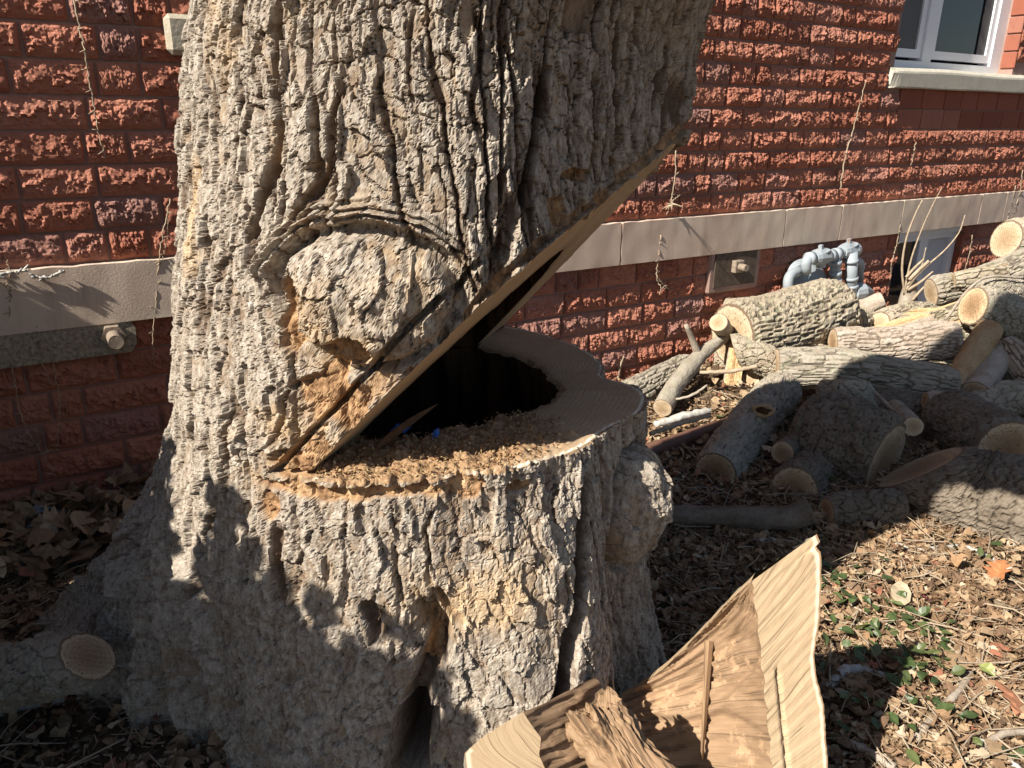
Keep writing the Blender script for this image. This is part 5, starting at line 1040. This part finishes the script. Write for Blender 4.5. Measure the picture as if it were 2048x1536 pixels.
for (zx, zy) in ((1340, 478), (1630, 415)):
    ax_ = Z5(zx + 50, zy - 8) - Z5(zx - 50, zy + 8)
    def vb(m):
        m.tube(np.array([Z5(zx - 75, zy + 10), Z5(zx - 45, zy + 6), Z5(zx + 45, zy - 6), Z5(zx + 75, zy - 10)]), [R0 * 1.3, R0 * 1.55, R0 * 1.55, R0 * 1.3], 12)
        m.tube(np.array([Z5(zx, zy), Z5(zx, zy + 105)]), [R0 * 1.0, R0 * .9], 12)
    part("valve_body", vb, smooth=False)
    part("valve_flange", lambda m: m.tube(np.array([Z5(zx + 12, zy - 52), Z5(zx + 12, zy - 64)]), R0 * 1.5, 14), smooth=False)
    part("valve_stem", lambda m: m.tube(np.array([Z5(zx, zy - 60), Z5(zx, zy - 118)]), R0 * .5, 4), smooth=False)
part("riser_pipe", lambda m: m.tube(np.array([Z5(1490, 470), Z5(1485, 880)]), R0 * .85, 18))
for zy in (540, 590, 650, 730): part("riser_collar", lambda m: m.tube(np.array([Z5(1488, zy - 22), Z5(1488, zy + 22)]), R0 * (1.25 if zy != 590 else 1.1), 8 if zy == 590 else 18), smooth=zy != 590)
part("riser_pipe", lambda m: m.tube(np.array([Z5(1655, 430, .2), Z5(1650, 900, .2)]), R0 * 1.15, 18))
for zy in (520, 700, 780): part("riser_collar", lambda m: m.tube(np.array([Z5(1653, zy - 16, .2), Z5(1653, zy + 16, .2)]), R0 * 1.35, 18))
part("outlet_elbow", lambda m: m.tube(np.vstack([arc3(Z5(1680, 530, .12), Z5(1745, 520, .12), Z5(1740, 620, .12)), Z5(1738, 760, .12)]), [R0 * 1.05] * 8 + [R0 * .95, R0 * .8, R0 * .7], 18))
part("inlet_elbow", lambda m: m.tube(np.vstack([Z5(1140, 610, .10), arc3(Z5(1090, 640, .12), Z5(1000, 650, .14), Z5(1005, 760, .14)), Z5(1000, 900, .14)]), R0 * .95, 18))
dc = Z5(1195, 745, .10); dn = Z5(1195, 745, .2) - Z5(1195, 745, .1); dn = WN * .8 + np.array([0, 0, .45]) - WT * .15; dn /= np.linalg.norm(dn)
rs = np.array([(0, .150), (.010, .152), (.018, .146), (.022, .128), (.030, .122), (.034, .104), (.042, .098), (.046, .04), (.048, .004)])
part("regulator_dome", lambda m: m.tube(dc + rs[:, :1] * dn, rs[:, 1], 40))
part("regulator_body", lambda m: m.tube(np.array([Z5(1445, 720, .17), Z5(1440, 770, .17), Z5(1445, 850, .17), Z5(1450, 900, .17)]), [.03, .055, .065, .06], 18))
part("regulator_body", lambda m: m.tube(np.array([Z5(1660, 850, .2), Z5(1740, 835, .2), Z5(1840, 850, .2)]), [.05, .06, .03], 12), smooth=False)
part("vent_cap", lambda m: m.tube(np.array([Z5(1530, 840, .19), Z5(1580, 770, .19)]), [.03, .012], 10))

# ------------------------------------------------------------------ tie-rod plates with bolts
def W6(px, py, off): return at_wall(px, py, off)
t_, z_ = wall_tz(1460, 533)
ap = empty("anchor_plate", tuple(loc_to_world(t_, z_ - .1, .0)), "square iron anchor plate with a bolt set in mortar on the brick wall", "anchor plate"); ap.rotation_euler = bld.rotation_euler
mb = MB(); mb.box((-.20, -.033, -.04), (.22, .0, .20), .012); mb.build("mortar_bed", MAT_MORTAR, ap)
mb = MB(); mb.box((-.165, -.040, -.005), (.175, -.0335, .19), .003); mb.build("plate", MAT_IRON, ap, smooth=False)
mb = MB(); mb.box((-.035, -.075, .075), (.035, -.0405, .145), .004); mb.build("nut", MAT_BOLT, ap)
mb = MB(); mb.tube(np.array([(0, -.0755, .11), (0, -.125, .11)]), .02, 16); mb.build("bolt", MAT_BOLT, ap, smooth=False)
t_, z_ = wall_tz(222, 660)
ap = empty("anchor_bar", tuple(loc_to_world(t_, z_ - .08, .0)), "long stained stone anchor bar with a bolt under the pale band left of the tree", "anchor plate"); ap.rotation_euler = bld.rotation_euler
zz = np.array([0.0]); mb = MB()
pr_ = [(-1.3, 0), (.055, 0), (.075, .03), (.078, .09), (.055, .128), (-1.3, .128)]; n_ = len(pr_)
Vp = np.array([(x, y, z) for y in (-.042, .0) for (x, z) in pr_]); mb.add(Vp, [[k, k + n_, (k + 1) % n_ + n_, (k + 1) % n_] for k in range(n_)], [[0, k, k + 1] for k in range(1, n_ - 1)]); mb.build("bar", MAT_PLATE, ap)
mb = MB(); mb.tube(np.array([(0, -.0425, .072), (0, -.075, .072)]), .042, 6); mb.build("nut", MAT_BOLT, ap)
mb = MB(); mb.tube(np.array([(0, -.0755, .072), (0, -.155, .072), (0, -.154, .072), (0, -.125, .072)]), [.025, .025, .017, .017], 18); mb.build("bolt", MAT_BOLT, ap)

# ------------------------------------------------------------------ dry vines on the wall
def vine(label, chains, r=.0028, off=.045, mat=MAT_TWIG, name="dry_vine"):
    mb = MB(); rg = np.random.default_rng(len(label))
    for ch in chains:
        S = spline(np.array([at_wall(x, y, off) for x, y in ch]), 8 * len(ch)); S = S + rg.normal(0, .0022, S.shape); mb.tube(S, np.linspace(r, r * .55, len(S)), 5)
        for k in range(3, len(S) - 2, 7):
            d = WT * rg.choice([-1, 1]) * .018 + WN * .006 + np.array([0, 0, rg.uniform(-.01, .02)]); mb.tube(np.array([S[k], S[k] + d]), [r * .8, r * .4], 4)
    b = mb.v[0][0].copy(); return tag(mb.build(name, mat, None, tuple(b), rel=True, smooth=True), label, "vine")
vine("pale dry vine hanging down the bricks at the top left", [[(143, -20), (158, 50), (170, 105), (178, 160), (188, 215), (197, 265), (213, 318)]], .0032)
vine("thin vine hanging across the pale band close to the trunk", [[(340, 400), (325, 470), (318, 530), (313, 600), (306, 660), (308, 735)], [(318, 530), (330, 500), (338, 420)]], .0025)
vine("thin vine rising over the pale band at the left edge", [[(18, 640), (22, 590), (20, 545), (15, 520)], [(22, 590), (8, 570), (-5, 562)]], .0025)
vine("broken white twig caught on the band at the left edge", [[(-8, 558), (14, 545), (40, 544), (60, 540)]], .006, .06, MAT_LICHEN)
vine("curved white twig on the pale band left of the tree", [[(64, 552), (92, 555), (112, 548), (129, 540)]], .006, .06, MAT_LICHEN)
vine("long thin vine trailing down the shaded bricks on the left", [[(24, 716), (30, 770), (45, 840), (66, 880), (84, 905), (112, 955)], [(84, 905), (100, 902), (118, 900)]], .0022)
vine("fine hanging vine on the shaded bricks beside the anchor bar", [[(75, 650), (80, 690), (102, 700), (110, 745), (118, 800), (118, 860), (112, 900)], [(80, 690), (86, 730), (100, 768)]], .002)
vine("vine stem climbing the bricks left of the upper window", [[(1680, 380), (1692, 310), (1705, 265), (1718, 215), (1733, 160)]], .0045)
vine("dry vine with a withered pale flower head on the bricks above the band", [[(1352, 300), (1350, 350), (1342, 405), (1332, 430)], [(1342, 405), (1350, 398), (1356, 392)]], .004)
vine("dry vine dangling below the band right of the notch", [[(1322, 470), (1316, 520), (1314, 555), (1322, 575), (1319, 590)], [(1314, 555), (1330, 572), (1338, 578)]], .004)
vine("vine stem on the bricks below the upper window sill", [[(1832, 285), (1828, 305), (1822, 332)]], .004)
vine("pair of dry vine stems crossing the band at the right edge", [[(2032, 370), (2022, 410), (2012, 445)], [(2046, 340), (2038, 390), (2022, 440)]], .004)
vine("small vine stem on the bricks left of the basement window", [[(1800, 450), (1793, 490), (1785, 520), (1780, 560)]], .004)
vine("vine stem on the bricks right of the basement window", [[(1945, 470), (1938, 510), (1928, 545)]], .004)
# withered flower head
P = at_wall(1345, 408, .06); mb = MB(); rg = np.random.default_rng(3)
for k in range(14): mb.tube(np.array([P, P + rg.normal(0, .018, 3) + np.array([0, 0, -.012])]), [.006, .001], 4)
tag(mb.build("withered_flower", MAT_TWIG, None, tuple(P), rel=True), "small withered straw coloured flower head on the vine above the band", "flower")
# cut shrub in front of the basement window
sh = empty("cut_shrub", tuple(at_y(1815, 640, 4.95)), "cut-back shrub stump with long bare shoots in front of the basement window", "shrub")
def shr(name, chains, mat, n=8):
    for ch in chains:
        mb = MB(); S = spline(np.array(pl4(*ch)), 16); mb.tube(S[:, :3], S[:, 3], n); mb.build(name, mat, sh, rel=True, smooth=True)
shr("stump", [((1812, 660, 4.95, .07), (1815, 610, 4.95, .06), (1822, 560, 4.95, .035))], MAT_STICK, 12)
shr("shoot", [((1812, 600, 4.93, 0.0081), (1804, 540, 4.93, 0.0074), (1812, 480, 4.93, 0.0062), (1830, 430, 4.93, 0.0050), (1845, 400, 4.93, 0.0037)), ((1808, 590, 4.93, 0.0074), (1822, 520, 4.93, 0.0062), (1845, 455, 4.93, 0.0043), (1868, 405, 4.93, 0.0031), (1884, 375, 4.93, 0.0025)),
      ((1815, 570, 4.9, 0.0087), (1850, 535, 4.9, 0.0062), (1890, 500, 4.9, 0.0050), (1918, 465, 4.9, 0.0043), (1930, 430, 4.9, 0.0031)), ((1818, 560, 4.9, 0.0136), (1838, 540, 4.9, 0.0124), (1858, 522, 4.9, 0.0112)), ((1815, 580, 4.9, 0.0112), (1840, 565, 4.9, 0.0087), (1866, 543, 4.9, 0.0056)), ((1812, 555, 4.9, 0.0099), (1830, 535, 4.9, 0.0087), (1848, 518, 4.9, 0.0062)), ((1825, 600, 4.9, 0.0099), (1838, 585, 4.9, 0.0087), (1850, 572, 4.9, 0.0062)), ((1812, 580, 4.9, 0.0074), (1840, 540, 4.9, 0.0050), (1852, 495, 4.9, 0.0031))], MAT_TWIG)

# ------------------------------------------------------------------ leaf litter, ground cover, small things
def leaf_template(kind):
    if kind == 'oval':
        x = np.array([0, .25, .55, .8, 1.0]); w = np.array([.02, .26, .30, .18, 0.01])
    elif kind == 'oak':
        x = np.array([0, .14, .22, .38, .46, .62, .70, .86, 1.0]); w = np.array([.03, .18, .10, .30, .16, .36, .20, .20, .02])
    elif kind == 'star':
        x = np.array([0, .12, .30, .40, .55, .66, .80, 1.0]); w = np.array([.04, .50, .22, .60, .18, .30, .12, .01])
    elif kind == 'torn':
        x = np.array([0, .2, .45, .7, 1.0]); w = np.array([.12, .34, .22, .40, .10])
    elif kind == 'stem':
        x = np.array([0, .5, 1.0]) * 1.8; w = np.array([.03, .035, .02])
    else:
        x = np.array([0, .5, 1.0]); w = np.array([.06, .10, .05])
    n = len(x); V = np.concatenate([np.stack([x, -w, 0 * x], -1), np.stack([x, 0 * x, 0 * x], -1), np.stack([x, w, 0 * x], -1)])
    q = []
    for i in range(n - 1): q += [[i, i + 1, n + i + 1, n + i], [n + i, n + i + 1, 2 * n + i + 1, 2 * n + i]]
    return V - np.array([.5, 0, 0]), np.array(q)
def scatter(name, kinds, pos, size, col, rg, curl=.5, tiltmax=.5, mat=MAT_LITTER):
    Vs = []; Qs = []; Cs = []; n0 = 0
    N = len(pos); ki = rg.integers(0, len(kinds), N)
    for k, kd in enumerate(kinds):
        m = np.where(ki == k)[0]
        if not len(m): continue
        V, q = leaf_template(kd); nvv = len(V); M_ = len(m)
        L = np.broadcast_to(V, (M_, nvv, 3)).copy(); sz = size[m][:, None]
        asp = rg.uniform(.7, 1.25, M_)[:, None]; L[..., 1] *= asp
        c1 = rg.normal(0, curl, M_)[:, None]; c2 = rg.normal(.3, curl, M_)[:, None]; tw = rg.normal(0, curl * .8, M_)[:, None]
        L[..., 2] = c1 * L[..., 0] ** 2 + c2 * np.abs(L[..., 1]) * .8 + tw * L[..., 0] * L[..., 1] + rg.normal(0, .03, (M_, nvv))
        L = L * sz[..., None]
        az = rg.uniform(0, 6.283, M_); ti = rg.normal(0, tiltmax, M_); ro = rg.normal(0, tiltmax, M_)
        ca, sa = np.cos(az), np.sin(az); ct, st = np.cos(ti), np.sin(ti); cr2, sr2 = np.cos(ro), np.sin(ro)
        x, y, z = L[..., 0], L[..., 1], L[..., 2]
        y, z = y * cr2[:, None] - z * sr2[:, None], y * sr2[:, None] + z * cr2[:, None]
        x, z = x * ct[:, None] - z * st[:, None], x * st[:, None] + z * ct[:, None]
        x, y = x * ca[:, None] - y * sa[:, None], x * sa[:, None] + y * ca[:, None]
        zmin = z.min(1, keepdims=True); z = z - zmin * .8
        W_ = np.stack([x, y, z], -1) + pos[m][:, None, :]
        Vs.append(W_.reshape(-1, 3)); Qs.append((q[None] + (np.arange(M_) * nvv)[:, None, None] + n0).reshape(-1, 4)); Cs.append(np.repeat(col[m], nvv, 0)); n0 += M_ * nvv
    return obj(name, make_mesh(name, np.concatenate(Vs), np.concatenate(Qs), None, dict(col=np.concatenate(Cs)), smooth=False), mat)
rg = np.random.default_rng(21)
def litter_pos(N, regions):
    out = []
    for (x0, x1, y0, y1, f) in regions:
        n = int(N * f); out.append(np.stack([rg.uniform(x0, x1, n), rg.uniform(y0, y1, n)], -1))
    P = np.concatenate(out); d = P - TC; ph = np.arctan2(d @ e_rt, d @ e_tc); ok = (np.hypot(d[:, 0], d[:, 1]) > R_base(ph, np.zeros(len(P))) - .12) & (P @ WN[:2] > WD + .03)
    P = P[ok]; z = ground_z(P[:, 0], P[:, 1]) + .004 + .02 * rg.random(len(P)) ** 2 * 1.2; return np.column_stack([P, z])
REG = [(.25, 1.6, 1.25, 2.6, .30), (1.2, 2.9, 1.6, 3.2, .22), (.2, 2.8, 2.4, 4.4, .16), (-2.6, -.6, 1.1, 2.8, .30), (-.6, .6, 2.5, 4.2, .04), (2.5, 4.5, 2.5, 5.0, .04), (.3, 1.7, 2.3, 3.7, .16)]
PALC = np.array([(.30, .20, .115), (.23, .145, .082), (.37, .265, .16), (.165, .10, .06), (.44, .35, .24), (.27, .165, .09), (.34, .235, .14), (.25, .10, .06), (.13, .085, .055)])
pc = np.array([.2, .18, .16, .14, .07, .1, .1, .02, .03]); pc /= pc.sum()
def cols(n): return np.clip(PALC[rg.choice(len(PALC), n, p=pc)] * rg.uniform(.75, 1.2, (n, 1)), 0, .8)
P = litter_pos(21000, REG); tag(scatter("leaf_litter", ['oval', 'oak', 'torn', 'torn', 'chip', 'oval'], P, .012 + .048 * rg.random(len(P)) ** 2.6, cols(len(P)), rg, .7, .38), "brown dead leaves covering the ground round the tree and the logs", "leaf litter", kind="stuff")
P = litter_pos(34000, REG); P[:, 2] += .006; tag(scatter("wood_chips", ['chip', 'torn', 'chip', 'stem'], P, rg.uniform(.006, .030, len(P)), np.clip(cols(len(P)) * np.where(rg.random((len(P), 1)) < .25, 1.35, .95), 0, .7), rg, .3, .35), "small wood chips, stems and crumbs strewn over the litter", "wood chips", kind="stuff")
# thin twigs and stems among the litter
mb = MB(); P = litter_pos(1300, REG)
for p in P:
    L = rg.uniform(.05, .22); a_ = rg.uniform(0, 6.28); d = np.array([math.cos(a_), math.sin(a_), rg.normal(0, .08)]) * L; mid_ = p + d * .5 + rg.normal(0, .01, 3); r_ = rg.uniform(.0012, .0032)
    mb.tube(np.array([p, mid_, p + d]) + np.array([0, 0, .02]), [r_, r_, r_ * .5], 4, caps=False)
tag(mb.build("twig_litter", MAT_TWIG, smooth=True), "thin dry twigs and stems scattered through the litter", "twigs", kind="stuff")
# green ground cover
gpos = []
for (px, py, n_, s_) in ((1850, 1300, 20, .08), (1790, 1270, 12, .06), (1850, 1370, 16, .07), (1840, 1400, 8, .05), (1720, 1215, 12, .07), (1700, 1290, 12, .06), (1930, 1130, 4, .08), (1700, 1180, 10, .07), (1960, 1480, 6, .05), (1690, 1250, 12, .06), (1760, 1420, 8, .07), (1730, 1500, 6, .07), (1440, 870, 4, .06), (1680, 980, 5, .06)):
    c_ = at_z(px, py, 0); 
    for k in range(n_): gpos.append((c_[0] + rg.normal(0, s_), c_[1] + rg.normal(0, s_)))
gpos = np.array(gpos); gpos = np.column_stack([gpos, ground_z(gpos[:, 0], gpos[:, 1]) + .025 + rg.uniform(0, .03, len(gpos))])
gc = np.array([(.045, .068, .022), (.065, .092, .03), (.095, .115, .04), (.19, .21, .07)])[rg.choice(4, len(gpos), p=[.4, .35, .2, .05])] * rg.uniform(.8, 1.2, (len(gpos), 1))
tag(scatter("ground_cover", ['oval'], gpos, rg.uniform(.03, .052, len(gpos)), gc, rg, .35, .35, MAT_GREEN), "low green creeper leaves growing through the litter", "ground cover", kind="stuff")
# single leaves that stand out
def one_leaf(name, label, px, py, size, kind, col, lift=.03, seed=0, z=None, Y=None):
    r_ = np.random.default_rng(seed); p = at_z(px, py, 0.0) if Y is None else at_y(px, py, Y)
    if Y is None: p[2] = ground_z(p[0], p[1]) + lift
    o = scatter(name, [kind], np.zeros((1, 3)), np.array([size]), np.array([col]), r_, .35, .28); o.location = tuple(p); return tag(o, label, "leaf")
one_leaf("fallen_leaf", "big tan lobed leaf on the litter left of the tree", 168, 1072, .13, 'star', (.45, .30, .15), .06, 1)
one_leaf("fallen_leaf", "long pale curled leaf at the shadow edge on the right", 1795, 1215, .12, 'oval', (.46, .37, .25), .03, 2)
one_leaf("fallen_leaf", "broad brown leaf at the edge of the tree shadow near the lichened stick", 1905, 1150, .11, 'oak', (.38, .23, .12), .04, 3)
one_leaf("fallen_leaf", "orange leaf near the right edge below the lichened stick", 1990, 1175, .10, 'oak', (.42, .17, .07), .03, 4)
one_leaf("fallen_leaf", "tan leaf lying against the foot of the wall left of the tree", 230, 1035, .14, 'star', (.36, .23, .12), .08, 5)
one_leaf("fallen_leaf", "pale leaf on the litter under the slanting log with the knot hole", 1535, 920, .10, 'oak', (.58, .46, .30), .04, 6)
one_leaf("fallen_leaf", "red leaf in the sunny litter beside the pale curled leaf", 1850, 1225, .045, 'oval', (.30, .07, .07), .03, 7)
one_leaf("fallen_leaf", "reddish brown leaf on the litter at the right edge", 2010, 1430, .12, 'oak', (.30, .13, .07), .03, 8)
# heap of leaves against the wall at the left
N = 260; P = np.array([at_wall(rg.uniform(-40, 330), 1050, rg.uniform(.03, .45)) for _ in range(N)]); P[:, 2] = rg.uniform(0.0, .10, N)
tag(scatter("leaf_heap", ['star', 'oak', 'oval'], P, rg.uniform(.06, .13, N), cols(N), rg, .6, .5), "heap of dead lobed leaves blown against the wall foot", "leaf litter", kind="stuff")
# grey stone by the wall
def rock(name, label, px, py, Y, s, seed, mat=MAT_STONE, cat="stone"):
    nu_, nv_ = 28, 18; th = np.linspace(0, 2 * np.pi, nu_, endpoint=False); ph = np.linspace(-np.pi / 2, np.pi / 2, nv_); TH, PHH = np.meshgrid(th, ph)
    r_ = 1 + .35 * fbm(np.cos(TH) * 1.5 + 3, np.sin(TH) * 1.5 + PHH, seed, 3); V = np.stack([np.cos(TH) * np.cos(PHH) * r_ * s[0], np.sin(TH) * np.cos(PHH) * r_ * s[1], np.sin(PHH) * r_ * s[2]], -1).reshape(-1, 3)
    p = at_y(px, py, Y); return tag(obj(name, make_mesh(name, V, grid_quads(nu_, nv_, True), smooth=False), mat, None, tuple(p)), label, cat)
rock("stone", "grey lumpy stone at the foot of the wall left of the tree", 95, 1052, 2.42, (.11, .06, .07), 11)
rock("stone", "pale stone in the litter at the right edge below the dark log", 2040, 1092, 2.45, (.05, .04, .05), 12, MAT_BUFF)
rock("bark_scrap", "small yellowish bark scrap on top of the upright log", 1502, 577, 4.9, (.05, .04, .016), 13, MAT_LOG_PEEL, "bark")
# blue scraps and splinter in the hollow
def scrap(label, px, py, z, s, seed):
    r_ = np.random.default_rng(seed); p = at_z(px, py, z); mb = MB()
    for k in range(5):
        c_ = r_.normal(0, s * .4, 3); c_[2] = abs(c_[2]); v_ = c_ + r_.normal(0, s * .5, (4, 3)); mb.add(v_, None, [[0, 1, 2], [0, 2, 3], [0, 1, 3], [1, 2, 3]])
    return tag(mb.build("plastic_scrap", MAT_BLUE, None, tuple(p)), label, "scrap")
scrap("crumpled blue plastic scrap at the hollow's edge inside the notch", 797, 858, ZS + .01, .016, 1)
scrap("tiny blue plastic scrap on the sawdust in front of the hollow", 873, 872, ZS + .02, .010, 2)
sp_ = [at_z(755, 895, ZS + .015), at_z(810, 850, ZS + .05), at_z(875, 808, ZS + .06)]
mb = MB(); MAT_DARKSPL = simple("dark_splinter", (0.07, 0.035, 0.018), (0.16, 0.085, 0.04), 40, 0.9, 0.5, 90, 0.003)
mb.tube(spline(np.array(sp_), 10), [.006, .008, .009, .009, .008, .008, .007, .005, .003, .001], 5); tag(mb.build("splinter", MAT_DARKSPL, None, tuple(sp_[0]), rel=True, attrs=dict(grain=np.zeros(mb.n), cross=np.linspace(0, 1, mb.n), rim=np.zeros(mb.n))), "long brown splinter sticking up into the dark hollow", "splinter")
# sawdust and chips on the stump
sd = []; 
while len(sd) < 2600:
    px, py = rg.uniform(620, 1120), rg.uniform(830, 985); p = at_z(px, py, ZS)
    ph, r_ = to_phi(p); j = int(np.argmin(np.abs(PHI - ph)))
    if okc[j] and rin[j] + .005 < r_ < rout_lo[j] - .004 and (dustf(p[0], p[1]) > .2 or rg.random() < .12): sd.append((p[0], p[1], ZS + .004 + .012 * float(dustf(p[0], p[1])) * rg.random()))
sd = np.array(sd); sc_ = np.array([(.50, .34, .17), (.36, .20, .09), (.62, .47, .28), (.20, .10, .045)])[rg.choice(4, len(sd), p=[.3, .35, .1, .25])] * .8
tag(scatter("sawdust", ['chip', 'oval'], sd, rg.uniform(.003, .010, len(sd)), sc_, rg, .4, .6), "brown sawdust and chips spread over the stump's cut face", "sawdust", kind="stuff")

# ------------------------------------------------------------------ unseen evergreen shrubs, added to shade the tree foot and the lower wall
def shrub(label, x, y, rx, ry, h, n, seed):
    r_ = np.random.default_rng(seed); root = empty("added_shade_shrub", (x, y, 0), label, "shrub", "unseen evergreen shrubs added for their shade")
    u = r_.normal(size=(n, 3)); u /= np.linalg.norm(u, axis=1)[:, None]; rad = r_.random(n) ** .45
    P = u * rad[:, None] * np.array([rx, ry, h * .5]) + np.array([0, 0, h * .5]); P *= (1 + .10 * np.sin(u[:, :1] * 7 + seed) * np.cos(u[:, 1:2] * 6))
    c_ = np.array([(.045, .095, .035), (.06, .12, .045), (.035, .075, .03)])[r_.integers(0, 3, n)]
    o = scatter("crown", ['oval'], P, r_.uniform(.06, .10, n), c_, r_, .3, 1.0, MAT_GREEN); o.parent = root
    mb = MB()
    for k in range(6):
        a_ = k * 1.05; e_ = np.array([math.cos(a_) * rx * .6, math.sin(a_) * ry * .6, h * .75]); mb.tube(spline(np.array([[0, 0, -.02], e_ * .4 + [0, 0, .05], e_]), 8), np.linspace(.02, .005, 8), 6)
    mb.build("stem", MAT_STICK, root, smooth=True)
shrub("rounded evergreen shrub added out of view for shade, nearest the wall", -2.62, 1.80, .52, .46, 1.70, 9000, 1)
shrub("rounded evergreen shrub added out of view for shade, middle of three", -1.98, 1.02, .56, .52, 1.70, 12000, 2)
shrub("rounded evergreen shrub added out of view for shade, farthest from the wall", -1.62, .42, .52, .46, 1.70, 10000, 3)
